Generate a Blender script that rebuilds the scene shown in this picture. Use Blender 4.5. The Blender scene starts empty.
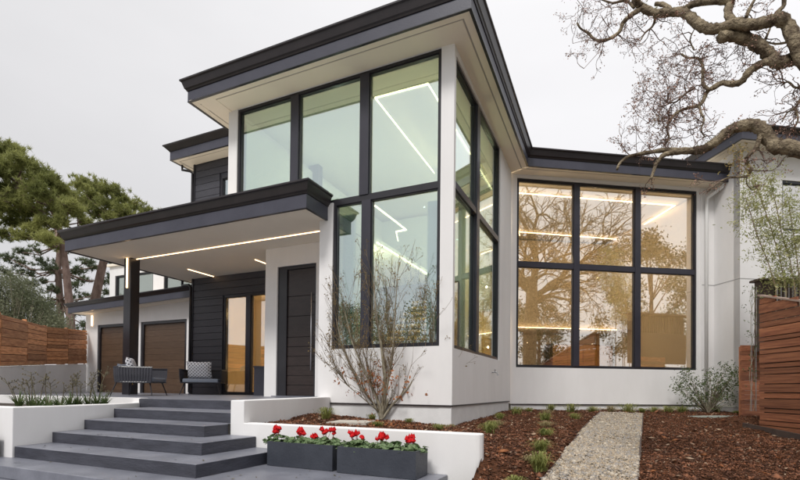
import bpy, math, random
import numpy as np
from mathutils import Vector, Matrix

# ------------------------------------------------------------------ camera
C = bpy.context.scene.collection
scene = bpy.context.scene
F, H, ROLL, PITCH, A0, A2, ZE = 477.07, 383.45, .0097, .0136, -1.1435, 1.431, .8306
cr, sr, cp, sp = math.cos(ROLL), math.sin(ROLL), math.cos(PITCH), math.sin(PITCH)
CR = np.array([cr, -sp*sr, cp*sr]); CU = np.array([-sr, -sp*cr, cp*cr]); CF = np.array([0, cp, sp])
cam_d = bpy.data.cameras.new('camera'); cam = bpy.data.objects.new('camera', cam_d); C.objects.link(cam)
cam_d.sensor_width = 36; cam_d.lens = 36*F/800; cam_d.shift_y = (H-240)/800
cam_d.clip_start = .05; cam_d.clip_end = 2000
cam.matrix_world = Matrix(((CR[0], CU[0], -CF[0], 0), (CR[1], CU[1], -CF[1], 0), (CR[2], CU[2], -CF[2], ZE), (0, 0, 0, 1)))
scene.camera = cam

# ------------------------------------------------------------------ sky, sun, exposure
SUN_EL, SUN_AZ = math.radians(50), math.radians(205)      # azimuth clockwise from +Y: sun behind the camera
world = bpy.data.worlds.new('World'); scene.world = world; world.use_nodes = True
nt = world.node_tree; nt.nodes.clear()
out = nt.nodes.new('ShaderNodeOutputWorld'); bg = nt.nodes.new('ShaderNodeBackground')
sky = nt.nodes.new('ShaderNodeTexSky'); sky.sky_type = 'NISHITA'; sky.sun_disc = False
sky.sun_elevation = SUN_EL; sky.sun_rotation = SUN_AZ
bw = nt.nodes.new('ShaderNodeRGBToBW'); nt.links.new(sky.outputs[0], bw.inputs[0])
tc = nt.nodes.new('ShaderNodeTexCoord'); sx = nt.nodes.new('ShaderNodeSeparateXYZ'); nt.links.new(tc.outputs['Generated'], sx.inputs[0])
ramp = nt.nodes.new('ShaderNodeValToRGB'); nt.links.new(sx.outputs['Z'], ramp.inputs[0])
e = ramp.color_ramp.elements
e[0].position = 0; e[0].color = (.53, .53, .55, 1); e[1].position = .62; e[1].color = (.71, .705, .72, 1); e2 = e.new(1.0); e2.color = (1.0, .99, .985, 1)
noi = nt.nodes.new('ShaderNodeTexNoise'); noi.inputs['Scale'].default_value = 2.2; noi.inputs['Detail'].default_value = 5
mp = nt.nodes.new('ShaderNodeMapping'); mp.inputs['Scale'].default_value = (1, 1, 2.5)
nt.links.new(tc.outputs['Generated'], mp.inputs[0]); nt.links.new(mp.outputs[0], noi.inputs['Vector'])
mr = nt.nodes.new('ShaderNodeMapRange'); mr.inputs['To Min'].default_value = .88; mr.inputs['To Max'].default_value = 1.1
nt.links.new(noi.outputs[0], mr.inputs[0])
mul = nt.nodes.new('ShaderNodeVectorMath'); mul.operation = 'SCALE'
nt.links.new(ramp.outputs[0], mul.inputs[0]); gx = nt.nodes.new('ShaderNodeMath'); gx.operation = 'MULTIPLY_ADD'; gx.inputs[1].default_value = .22; nt.links.new(sx.outputs['X'], gx.inputs[0]); nt.links.new(mr.outputs[0], gx.inputs[2]); nt.links.new(gx.outputs[0], mul.inputs['Scale'])
sc = nt.nodes.new('ShaderNodeVectorMath'); sc.operation = 'SCALE'; sc.inputs['Scale'].default_value = 8.7
nt.links.new(mul.outputs[0], sc.inputs[0])
mix = nt.nodes.new('ShaderNodeMix'); mix.data_type = 'RGBA'; mix.inputs[0].default_value = .9
nt.links.new(bw.outputs[0], mix.inputs[6]); nt.links.new(sc.outputs[0], mix.inputs[7])
nt.links.new(mix.outputs[2], bg.inputs[0]); bg.inputs[1].default_value = .108
nt.links.new(bg.outputs[0], out.inputs[0])
sun_d = bpy.data.lights.new('sun', 'SUN'); sun_d.energy = 1.5; sun_d.angle = math.radians(14); sun_d.color = (1, .975, .94)
sun = bpy.data.objects.new('sun', sun_d); C.objects.link(sun)
sdir = Vector((math.sin(SUN_AZ)*math.cos(SUN_EL), math.cos(SUN_AZ)*math.cos(SUN_EL), math.sin(SUN_EL)))
sun.rotation_euler = sdir.to_track_quat('Z', 'Y').to_euler(); sun.location = sdir*60
vs = scene.view_settings; vs.view_transform = 'Standard'; vs.look = 'None'; vs.exposure = 0.6; vs.gamma = 1

# ------------------------------------------------------------------ frames and measuring helpers
U = np.array([-math.sin(A0), -math.cos(A0)]); V = np.array([math.cos(A0), -math.sin(A0)])
C2 = np.array([math.sin(A2), math.cos(A2)]); N2 = np.array([-math.cos(A2), math.sin(A2)])
def hs(s, t, z): return (U[0]*s+V[0]*t, U[1]*s+V[1]*t, z)          # main house frame
def wg(c, q, z): return (C2[0]*c+N2[0]*q, C2[1]*c+N2[1]*q, z)      # angled wing frame
def ray(x, y): return CR*(x-400)/F+CU*(H-y)/F+CF
def on_z(x, y, z):
    d = ray(x, y); k = (z-ZE)/d[2]; return np.array([d[0]*k, d[1]*k, z])
def on_y(x, y, Y):
    d = ray(x, y); k = Y/d[1]; return np.array([d[0]*k, Y, ZE+d[2]*k])
def to_st(P): return P[0]*U[0]+P[1]*U[1], P[0]*V[0]+P[1]*V[1]
def to_wg(P): return P[0]*C2[0]+P[1]*C2[1], P[0]*N2[0]+P[1]*N2[1]

# ------------------------------------------------------------------ materials
def mat(name, col, rough=.6, col2=None, nscale=4., bump=0., bscale=None, spec=.5, metal=0., stretch=(1, 1, 1), coord='Position', detail=6., rnd=0., vary=None, lo=.35, hi=.65, bdist=.01):
    m = bpy.data.materials.new(name); m.use_nodes = True; n = m.node_tree.nodes; l = m.node_tree.links
    b = n['Principled BSDF']; b.inputs['Roughness'].default_value = rough; b.inputs['Metallic'].default_value = metal
    b.inputs['Specular IOR Level'].default_value = spec; b.inputs['Base Color'].default_value = (*col, 1)
    if coord == 'Position': src = n.new('ShaderNodeNewGeometry').outputs['Position']
    else: src = n.new('ShaderNodeTexCoord').outputs[coord]
    mpn = n.new('ShaderNodeMapping'); mpn.inputs['Scale'].default_value = stretch; l.new(src, mpn.inputs['Vector'])
    oi = n.new('ShaderNodeObjectInfo')
    if rnd or coord == 'Object':
        mm = n.new('ShaderNodeMath'); mm.operation = 'MULTIPLY'; mm.inputs[1].default_value = 37.; l.new(oi.outputs['Random'], mm.inputs[0]); l.new(mm.outputs[0], mpn.inputs['Location'])
    if col2 is not None:
        t = n.new('ShaderNodeTexNoise'); t.inputs['Scale'].default_value = nscale; t.inputs['Detail'].default_value = detail; t.inputs['Roughness'].default_value = .6
        l.new(mpn.outputs[0], t.inputs['Vector'])
        r = n.new('ShaderNodeValToRGB'); r.color_ramp.elements[0].position = lo; r.color_ramp.elements[1].position = hi
        r.color_ramp.elements[0].color = (*col, 1); r.color_ramp.elements[1].color = (*col2, 1); l.new(t.outputs[0], r.inputs[0])
        cs = r.outputs[0]
        if rnd:
            hsv = n.new('ShaderNodeHueSaturation'); mr_ = n.new('ShaderNodeMapRange'); mr_.inputs['To Min'].default_value = 1-rnd; mr_.inputs['To Max'].default_value = 1+rnd
            l.new(oi.outputs['Random'], mr_.inputs[0]); l.new(mr_.outputs[0], hsv.inputs['Value']); l.new(cs, hsv.inputs['Color']); cs = hsv.outputs[0]
        l.new(cs, b.inputs['Base Color'])
    if bump:
        t2 = n.new('ShaderNodeTexNoise'); t2.inputs['Scale'].default_value = bscale or nscale*3; t2.inputs['Detail'].default_value = 8
        l.new(mpn.outputs[0], t2.inputs['Vector']); bp = n.new('ShaderNodeBump'); bp.inputs['Strength'].default_value = bump; bp.inputs['Distance'].default_value = bdist
        l.new(t2.outputs[0], bp.inputs['Height']); l.new(bp.outputs[0], b.inputs['Normal'])
    return m
def emit(name, col, k):
    m = bpy.data.materials.new(name); m.use_nodes = True; b = m.node_tree.nodes['Principled BSDF']
    b.inputs['Base Color'].default_value = (.8, .7, .5, 1); b.inputs['Emission Color'].default_value = (*col, 1); b.inputs['Emission Strength'].default_value = k
    return m
def glass(name, tint, refl, fac, wav=.02):
    m = bpy.data.materials.new(name); m.use_nodes = True; n = m.node_tree.nodes; l = m.node_tree.links; n.clear()
    o = n.new('ShaderNodeOutputMaterial'); tr = n.new('ShaderNodeBsdfTransparent'); tr.inputs[0].default_value = (*tint, 1)
    g = n.new('ShaderNodeBsdfGlossy'); g.inputs['Roughness'].default_value = .0; g.inputs['Color'].default_value = (*refl, 1)
    fr = n.new('ShaderNodeLayerWeight'); fr.inputs[0].default_value = .35
    mr_ = n.new('ShaderNodeMapRange'); mr_.inputs['To Min'].default_value = fac; mr_.inputs['To Max'].default_value = .95; pw = n.new('ShaderNodeMath'); pw.operation = 'POWER'; pw.inputs[1].default_value = 3.5; fr.inputs[0].default_value = .5; l.new(fr.outputs['Facing'], pw.inputs[0]); l.new(pw.outputs[0], mr_.inputs[0])
    geo = n.new('ShaderNodeNewGeometry'); t = n.new('ShaderNodeTexNoise'); t.inputs['Scale'].default_value = 1.1; t.inputs['Detail'].default_value = 1.; l.new(geo.outputs['Position'], t.inputs['Vector'])
    bp = n.new('ShaderNodeBump'); bp.inputs['Strength'].default_value = wav; bp.inputs['Distance'].default_value = .05; l.new(t.outputs[0], bp.inputs['Height']); l.new(bp.outputs[0], g.inputs['Normal'])
    mx = n.new('ShaderNodeMixShader'); l.new(mr_.outputs[0], mx.inputs[0]); l.new(tr.outputs[0], mx.inputs[1]); l.new(g.outputs[0], mx.inputs[2]); l.new(mx.outputs[0], o.inputs[0])
    return m
STUCCO = mat('white_stucco', (.805, .79, .785), .85, (.745, .73, .722), 1.3, .2, 90, .3, detail=6, bdist=.004, stretch=(1, 1, .35))
FOUND = mat('foundation_render', (.76, .755, .75), .9, (.68, .675, .67), 3, .25, 60, .3)
SOFFIT = mat('soffit_paint', (.88, .8, .68), .8, (.85, .77, .65), .8, .05, 60, .3)
SOFFIT2 = mat('soffit_vent_strip', (.42, .39, .36), .8)
FASCIA = mat('fascia_slate_paint', (.038, .038, .056), .42, (.05, .05, .07), 2, .15, 60)
GUTTER = mat('gutter_dark_metal', (.016, .012, .014), .36, (.024, .018, .02), 3)
SIDING = mat('charcoal_siding_board', (.034, .034, .044), .5, (.046, .046, .058), 6, .3, 24, stretch=(1, 1, 6), rnd=.12)
BLACK = mat('black_window_metal', (.016, .015, .019), .3, (.024, .023, .028), 2)
MULL = mat('bronze_mullion_metal', (.026, .025, .036), .35, (.034, .032, .044), 2)
GAR = mat('brown_timber_grain', (.062, .036, .021), .5, (.11, .067, .042), 6, .2, 12, coord='Object', stretch=(1.2, 1, 3.5), rnd=.12)
DOORM = mat('dark_stained_door', (.022, .014, .013), .28, (.034, .022, .02), 5, .1, 20, stretch=(1, 1, 5))
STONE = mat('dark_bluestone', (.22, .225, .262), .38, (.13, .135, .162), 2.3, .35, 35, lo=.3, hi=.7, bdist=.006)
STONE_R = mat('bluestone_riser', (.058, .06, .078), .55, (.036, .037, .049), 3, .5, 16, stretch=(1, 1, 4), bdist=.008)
REDW = mat('redwood_fence_board', (.4, .15, .058), .55, (.72, .36, .17), 2.2, .4, 9, coord='Object', stretch=(2.6, 1, 2.2), rnd=.4, bdist=.02)
REDW2 = mat('weathered_redwood_board', (.2, .066, .032), .65, (.38, .15, .072), 2, .4, 9, coord='Object', stretch=(2.2, 1, 2.2), rnd=.3, bdist=.02)
DARKW = mat('dark_brown_timber', (.055, .036, .03), .7, (.085, .058, .048), 5, .2)
MULCH = mat('bark_mulch_ground', (.042, .017, .008), .95, (.15, .06, .028), 22, 1., 45, .2, detail=10, bdist=.05)
CHIP = mat('bark_chip', (.06, .021, .009), .85, (.26, .1, .045), 9, .3, 60, detail=3, lo=.4, hi=.62)
CHIPL = mat('pale_wood_chip', (.3, .19, .12), .8, (.45, .33, .23), 12)
GRAVB = mat('gravel_fines', (.2, .165, .125), .95, (.33, .28, .21), 60, .8, 120, detail=4)
PEB = [mat('pebble_tan', (.44, .35, .25), .8, (.3, .24, .17), 30), mat('pebble_grey', (.24, .22, .2), .8, (.34, .31, .28), 30), mat('pebble_pale', (.55, .48, .38), .8, (.42, .36, .29), 30)]
DIRT = mat('bare_soil', (.1, .08, .06), .95, (.16, .13, .1), 3, .5, 30)
LAWN = mat('dry_ground', (.09, .1, .05), .95, (.15, .14, .09), .6, .4, 10)
PLANTERM = mat('charcoal_planter_finish', (.032, .036, .048), .5, (.045, .05, .064), 5, .25, 40)
SOIL = mat('potting_soil', (.02, .014, .01), .95, (.05, .035, .025), 40, 1, 60)
ROPE = mat('charcoal_rope', (.03, .03, .038), .8, (.05, .05, .062), 60, .4, 120)
CUSH = mat('grey_seat_fabric', (.13, .15, .19), .9, (.16, .18, .22), 40, .2, 150)
BARKO = mat('oak_bark_lichen', (.085, .06, .042), .95, (.38, .31, .21), 11, 1., 42, .2, detail=12, lo=.36, hi=.66, bdist=.04)
MOSS = mat('oak_bark_moss', (.14, .115, .05), .95, (.24, .2, .13), 9, 1., 26, .2, bdist=.05)
TWIG = mat('oak_twig', (.12, .075, .06), .9, (.2, .14, .115), 20)
BUD = mat('russet_oak_leaf', (.26, .125, .085), .8, (.38, .23, .17), 5)
BARKP = mat('pine_bark', (.13, .085, .07), .95, (.24, .17, .145), 5, 1., 14, .2, stretch=(1, 1, .4), bdist=.05)
def leafmat(name, a, b, sc=1.5, trans=.35):
    m = mat(name, a, .6, b, sc, detail=3, spec=.3); n = m.node_tree.nodes; l = m.node_tree.links
    b_ = n['Principled BSDF']; o = n['Material Output']; t = n.new('ShaderNodeBsdfTranslucent'); mx = n.new('ShaderNodeMixShader'); mx.inputs[0].default_value = trans
    l.new(b_.inputs['Base Color'].links[0].from_socket, t.inputs[0]); l.new(b_.outputs[0], mx.inputs[1]); l.new(t.outputs[0], mx.inputs[2]); l.new(mx.outputs[0], o.inputs[0])
    return m
NEEDLE = leafmat('pine_needles', (.16, .18, .055), (.38, .39, .14), .45, .5)
NEEDLE2 = leafmat('dark_pine_needles', (.07, .09, .05), (.15, .18, .09), .6)
OLIVE = leafmat('olive_foliage', (.09, .105, .055), (.23, .24, .15), .8)
EVER = leafmat('evergreen_foliage', (.035, .05, .02), (.09, .105, .045), .4)
GREEN = leafmat('cyclamen_leaf', (.05, .11, .03), (.26, .34, .18), 45)
REDP = leafmat('red_cyclamen_petal', (.75, .01, .012), (.55, .004, .01), 20, .25)
GRASS = leafmat('grass_blade', (.16, .19, .05), (.36, .36, .12), 6)
DRYG = leafmat('dry_grass_blade', (.3, .25, .12), (.42, .35, .19), 6)
STALK = leafmat('strap_leaf', (.05, .09, .025), (.13, .17, .06), 8)
DSTALK = mat('dry_flower_stalk', (.06, .05, .03), .8, (.14, .12, .07), 12)
SHRUB = leafmat('shrub_leaf', (.05, .08, .03), (.15, .19, .07), 6)
BAMB = leafmat('pale_bamboo_leaf', (.26, .29, .1), (.48, .47, .22), 3)
STEM = mat('greenish_young_bark', (.2, .175, .12), .8, (.36, .32, .24), 14, .3)
ORANGE = leafmat('orange_dead_leaf', (.3, .1, .04), (.48, .2, .08), 8)
STEEL = mat('brushed_steel', (.55, .55, .57), .28, metal=1.)
GALV = mat('galvanised_pipe', (.4, .4, .41), .45, metal=.6)
WHITEP = mat('white_painted_pipe', (.78, .775, .765), .5)
LED = emit('warm_led_strip', (1, .66, .36), 3.2)
LEDI = emit('room_led_strip', (1, .72, .43), 7.)
GL_A = glass('green_coated_glass', (.76, .9, .83), (.9, .96, 1.0), .46, .005)
GL_W = glass('wing_glass', (.93, .9, .82), (.97, .96, .94), .43, .005)
GL_B = glass('garage_side_glass', (.8, .88, .82), (.9, .93, .9), .4, .004)
IW = mat('interior_warm_plaster', (.82, .73, .59), .9, (.78, .69, .55), 1)
IWG = mat('interior_pale_plaster', (.78, .79, .72), .9)
IFL = mat('interior_oak_floor', (.3, .19, .1), .35, (.38, .25, .14), 6, stretch=(1, 8, 1))
IWOOD = mat('honey_cabinet_timber', (.5, .28, .1), .45, (.62, .36, .14), 5, stretch=(1, 1, 5))
IDARK = mat('interior_walnut', (.09, .05, .03), .4, (.14, .08, .05), 5, stretch=(1, 1, 5))
ICUR = mat('sheer_curtain', (.66, .72, .68), .9)

# ------------------------------------------------------------------ mesh helpers
def meta(o, label=None, cat=None, group=None, kind=None):
    if label: o['label'] = label
    if cat: o['category'] = cat
    if group: o['group'] = group
    if kind: o['kind'] = kind
    return o
def thing(name, loc, label, cat, group=None):
    o = bpy.data.objects.new(name, None); C.objects.link(o); o.location = loc; o.empty_display_size = .2
    return meta(o, label, cat, group)
def wloc(o):
    l = Vector(o.location)
    while o.parent: o = o.parent; l = l+Vector(o.location)
    return l
class MB:
    def __init__(s): s.v = []; s.f = []
    def add(s, vs, fs):
        b = len(s.v); s.v += [tuple(map(float, v)) for v in vs]; s.f += [tuple(b+i for i in f) for f in fs]
    def boxf(s, fn, a, b):
        (x0, y0, z0), (x1, y1, z1) = a, b
        s.add([fn(x, y, z) for z in (z0, z1) for x, y in ((x0, y0), (x1, y0), (x1, y1), (x0, y1))],
              [(0, 3, 2, 1), (4, 5, 6, 7), (0, 1, 5, 4), (1, 2, 6, 5), (2, 3, 7, 6), (3, 0, 4, 7)])
    def box(s, a, b): s.boxf(lambda x, y, z: (x, y, z), a, b)
    def prism(s, pts, z0, z1):
        n = len(pts); g0 = (lambda i: z0[i]) if hasattr(z0, '__len__') else (lambda i: z0); g1 = (lambda i: z1[i]) if hasattr(z1, '__len__') else (lambda i: z1)
        s.add([(p[0], p[1], g0(i)) for i, p in enumerate(pts)]+[(p[0], p[1], g1(i)) for i, p in enumerate(pts)],
              [tuple(range(n))[::-1], tuple(range(n, 2*n))]+[(i, (i+1) % n, n+(i+1) % n, n+i) for i in range(n)])
    def tube(s, pts, rad, n=6, cap=True, jit=0):
        pts = [Vector(p) for p in pts]; m = len(pts)
        if not hasattr(rad, '__len__'): rad = [rad]*m
        b = len(s.v); up = None
        for i, p in enumerate(pts):
            d = (pts[min(i+1, m-1)]-pts[max(i-1, 0)]).normalized()
            if up is None: up = d.orthogonal().normalized()
            up = (up-d*up.dot(d)); up = up.normalized() if up.length > 1e-6 else d.orthogonal().normalized()
            r_ = d.cross(up)
            for k in range(n):
                a = 2*math.pi*k/n; q_ = 1+(jit*math.sin(k*2.3+i*.9)*math.cos(i*1.7+k*5.1) if jit else 0); s.v.append(tuple(p+(up*math.cos(a)+r_*math.sin(a))*rad[i]*q_))
        for i in range(m-1):
            for k in range(n): s.f.append((b+i*n+k, b+i*n+(k+1) % n, b+(i+1)*n+(k+1) % n, b+(i+1)*n+k))
        if cap and n > 2: s.f.append(tuple(b+k for k in range(n))[::-1]); s.f.append(tuple(b+(m-1)*n+k for k in range(n)))
    def build(s, name, m, parent=None, smooth=False, kind=None, label=None, origin=None):
        me = bpy.data.meshes.new(name); off = wloc(parent) if parent else Vector(origin or (0, 0, 0))
        me.from_pydata([(v[0]-off.x, v[1]-off.y, v[2]-off.z) for v in s.v], [], s.f)
        if smooth: me.polygons.foreach_set('use_smooth', [True]*len(me.polygons))
        me.materials.append(m); me.update()
        o = bpy.data.objects.new(name, me); C.objects.link(o)
        if parent: o.parent = parent
        elif origin: o.location = origin
        return meta(o, label=label, kind=kind)
def np_mesh(name, V_, Fc, mats, parent=None, kind=None, idx=None, origin=(0, 0, 0)):
    me = bpy.data.meshes.new(name); off = np.array(wloc(parent)) if parent else np.array(origin); V_ = (V_-off).astype(np.float32); k = Fc.shape[1]
    me.vertices.add(len(V_)); me.vertices.foreach_set('co', V_.ravel()); me.loops.add(Fc.size); me.loops.foreach_set('vertex_index', Fc.ravel().astype(np.int32))
    me.polygons.add(len(Fc)); me.polygons.foreach_set('loop_start', np.arange(0, Fc.size, k, dtype=np.int32))
    me.polygons.foreach_set('loop_total', np.full(len(Fc), k, dtype=np.int32))
    for m in (mats if isinstance(mats, (list, tuple)) else [mats]): me.materials.append(m)
    if idx is not None: me.polygons.foreach_set('material_index', idx.astype(np.int32))
    me.update(calc_edges=True); me.validate()
    o = bpy.data.objects.new(name, me); C.objects.link(o)
    if parent: o.parent = parent
    else: o.location = origin
    return meta(o, kind=kind)
unit_cache = {}
def unit_box(m):
    if m.name not in unit_cache:
        b = MB(); e_ = .5; b.box((-e_, -e_, -e_), (e_, e_, e_)); me = bpy.data.meshes.new('board'); me.from_pydata(b.v, [], b.f); me.materials.append(m); me.update(); unit_cache[m.name] = me
    return unit_cache[m.name]
def plank(name, m, parent, ctr, xdir, size, tilt=0):
    o = bpy.data.objects.new(name, unit_box(m)); C.objects.link(o); a = math.atan2(xdir[1], xdir[0])
    o.parent = parent; o.location = Vector(ctr)-(wloc(parent) if parent else Vector((0, 0, 0))); o.rotation_euler = (0, tilt, a); o.scale = size
    return o
def wall(fn, a0, a1, z0, z1, th, holes=()):
    b = MB(); A = sorted({a0, a1, *[h[0] for h in holes], *[h[1] for h in holes]}); Z = sorted({z0, z1, *[h[2] for h in holes], *[h[3] for h in holes]})
    def solid(i, j):
        if i < 0 or j < 0 or i >= len(A)-1 or j >= len(Z)-1: return False
        a, z = (A[i]+A[i+1])/2, (Z[j]+Z[j+1])/2
        return not any(h[0] < a < h[1] and h[2] < z < h[3] for h in holes)
    q = [(0, 1, 2, 3)]
    for i in range(len(A)-1):
        for j in range(len(Z)-1):
            if not solid(i, j): continue
            x0, x1, y0, y1 = A[i], A[i+1], Z[j], Z[j+1]
            b.add([fn(x0, 0, y0), fn(x1, 0, y0), fn(x1, 0, y1), fn(x0, 0, y1)], q); b.add([fn(x0, th, y0), fn(x1, th, y0), fn(x1, th, y1), fn(x0, th, y1)], q)
            if not solid(i-1, j): b.add([fn(x0, 0, y0), fn(x0, th, y0), fn(x0, th, y1), fn(x0, 0, y1)], q)
            if not solid(i+1, j): b.add([fn(x1, 0, y0), fn(x1, th, y0), fn(x1, th, y1), fn(x1, 0, y1)], q)
            if not solid(i, j-1): b.add([fn(x0, 0, y0), fn(x1, 0, y0), fn(x1, th, y0), fn(x0, th, y0)], q)
            if not solid(i, j+1): b.add([fn(x0, 0, y1), fn(x1, 0, y1), fn(x1, th, y1), fn(x0, th, y1)], q)
    return b
def sweep(pts, prof, close=False):
    """profile (out, up) swept along plan points (x, y, z); outward is to the right of travel"""
    b = MB(); P = [np.array(p, float) for p in pts]; n = len(P); k = len(prof)
    for i in range(n):
        def nrm(a, c): d = (c-a)[:2]; d = d/np.linalg.norm(d); return np.array([d[1], -d[0]])
        if i == 0: m_ = nrm(P[0], P[1])
        elif i == n-1: m_ = nrm(P[-2], P[-1])
        else:
            n1, n2 = nrm(P[i-1], P[i]), nrm(P[i], P[i+1]); m_ = (n1+n2)/(1+n1@n2)
        for o_, u_ in prof: b.v.append((P[i][0]+m_[0]*o_, P[i][1]+m_[1]*o_, P[i][2]+u_))
    for i in range(n-1):
        for j in range(k): b.f.append((i*k+j, i*k+(j+1) % k, (i+1)*k+(j+1) % k, (i+1)*k+j))
    b.f.append(tuple(range(k))); b.f.append(tuple((n-1)*k+j for j in range(k))[::-1])
    return b
def window(root, fn, a0, a1, z0, z1, mulls, trans, gm, mw=.2, tw=.16, name='window', fw=.055, d0=.03, dep=.12, label=None):
    """fn(a, d, z): d inward. frame set back d0 in the wall opening; each pane a sub-part"""
    b = MB()
    for x0, x1, y0, y1 in ((a0, a0+fw, z0, z1), (a1-fw, a1, z0, z1), (a0+fw, a1-fw, z0, z0+fw), (a0+fw, a1-fw, z1-fw, z1)): b.boxf(fn, (x0, d0, y0), (x1, d0+dep, y1))
    w = b.build(name, BLACK, root, label=label)
    xs = [a0+fw]; 
    for m_ in mulls:
        mb = MB(); mb.boxf(fn, (m_-mw/2, d0-.02, z0+fw), (m_+mw/2, d0+dep, z1-fw)); mb.build('mullion', MULL, w); xs += [m_-mw/2, m_+mw/2]
    xs.append(a1-fw); zs = [z0+fw]+sum([[t-tw/2, t+tw/2] for t in trans], [])+[z1-fw]
    for i in range(0, len(xs), 2):
        for t in trans:
            mb = MB(); mb.boxf(fn, (xs[i], d0-.01, t-tw/2), (xs[i+1], d0+dep-.01, t+tw/2)); mb.build('transom', MULL, w)
        for j in range(0, len(zs), 2):
            g = MB(); g.boxf(fn, (xs[i]-.004, d0+.06, zs[j]-.004), (xs[i+1]+.004, d0+.072, zs[j+1]+.004)); g.build('pane', gm, w)
            bd = MB(); e_ = .018
            for x0, x1, y0, y1 in ((xs[i], xs[i]+e_, zs[j], zs[j+1]), (xs[i+1]-e_, xs[i+1], zs[j], zs[j+1]), (xs[i]+e_, xs[i+1]-e_, zs[j], zs[j]+e_), (xs[i]+e_, xs[i+1]-e_, zs[j+1]-e_, zs[j+1])): bd.boxf(fn, (x0, d0+.02, y0), (x1, d0+.055, y1))
            bd.build('glazing_bead', BLACK, w)
    return w

# ------------------------------------------------------------------ ground
def st_pts(l): return [hs(s, t, 0)[:2] for s, t in l]
CP = [(*hs(s, t, 0)[:2], z) for s, t, z in [(-4.2, 4.75, .37), (-3.5, 4.75, .375), (-2.6, 4.75, .37), (-1.9, 4.75, .36), (-1.45, 4.75, .33), (-4.9, 7.5, .34), (-4.5, 6.6, .43), (-4.4, 7.5, .31), (-3.7, 7.5, .27), (-3.2, 7.5, .26), (-2.6, 7.5, .2), (-2.2, 6.6, .24), (-2.3, 8.2, .235),
      (-2.3, 9.5, .26), (-2.3, 11.6, .33), (-3.2, 6.2, .36), (-1.0, 4.9, .1), (-.95, 4.3, -.05), (-.9, 3.4, -.1), (-.7, 5.5, .15), (-1.2, 6.6, .2), (-1.2, 3.9, -.06)]]
CP += [(*wg(c, q, 0)[:2], z) for c, q, z in [(5, 11.8, .34), (7, 11.8, .34), (9, 11.8, .34), (10.5, 11.7, .33), (10.6, 10.9, .3), (5, 10.5, .27), (8, 10.5, .27)]]
CP += [(1, 3.2, -.12), (3, 4, -.08), (5, 4, -.1), (3, 6, .03), (4, 8, .14), (6, 6, 0), (7, 9.1, -.0), (7.45, 9.9, .1), (7.5, 9.1, -.06), (7.5, 8, -.15), (6.3, 8, .05), (7, 6, -.2), (5.5, 9.5, .2), (8.3, 10.8, .3), (9.5, 9, .2), (2.2, 9.5, .24)]
CP = np.array(CP)
def hgt(x, y):
    x = np.asarray(x, float)[..., None]; y = np.asarray(y, float)[..., None]
    w = 1/((x-CP[:, 0])**2+(y-CP[:, 1])**2+.12)**1.6
    return (w*CP[:, 2]).sum(-1)/w.sum(-1)
def bumpy(x, y): return .012*np.sin(x*9.1+2*np.sin(y*5.3))*np.sin(y*8.3+1.7*np.sin(x*6.1))+.006*np.sin(x*23)*np.sin(y*27)
def on_g(x, y):
    z = .15
    for _ in range(25): P = on_z(x, y, min(z, .7)); z = .5*z+.5*float(hgt(P[0], P[1]))
    P[2] = z; return P
def keep_off(P):
    P = np.array(P, float); s, t = to_st(P); c, q = to_wg(P)
    if q > 11.82: k = 11.82/q; P[:2] *= k
    s, t = to_st(P)
    if s < -2.5 and t > 7.55 and s > -5: P[:2] *= 7.55/t
    P[2] = float(hgt(P[0], P[1])); return P
rng = np.random.default_rng(5)
def inside(px, py, poly):
    r = np.zeros(np.shape(px), bool); n = len(poly)
    for i in range(n):
        x0, y0 = poly[i]; x1, y1 = poly[(i+1) % n]
        c = ((y0 > py) != (y1 > py)) & (px < (x1-x0)*(py-y0)/(y1-y0+1e-12)+x0); r ^= c
    return r
b = MB(); b.box((-600, -600, -1.2), (600, 600, -.45)); b.build('ground', LAWN, kind='structure')

path_px_L = [(600, 413.5), (593, 420), (583, 430), (573, 445), (560, 463), (546, 480), (520, 512)]
path_px_R = [(643, 415), (642.5, 425), (641, 440), (639.5, 460), (637.5, 480), (634, 515)]
PL = [on_g(*p)[:2] for p in path_px_L]; PR = [on_g(*p)[:2] for p in path_px_R]
path_poly = [tuple(p) for p in PL]+[tuple(p) for p in PR[::-1]]
strip = [wg(6.9, 11.78, 0)[:2], wg(6.9, 11.99, 0)[:2], wg(10.5, 11.99, 0)[:2], wg(10.5, 11.80, 0)[:2]]
bed_poly = st_pts([(-5.0, 7.74), (-4.12, 4.66), (-1.27, 4.66), (-1.27, 2.2)])+[(9.5, -1.0), (13., 8.)]+[wg(10.6, 11.15, 0)[:2], wg(10.6, 12.04, 0)[:2], wg(4.66, 12.04, 0)[:2]]+st_pts([(-2.57, 7.75)])
bed_poly = [tuple(p) for p in bed_poly]
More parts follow.
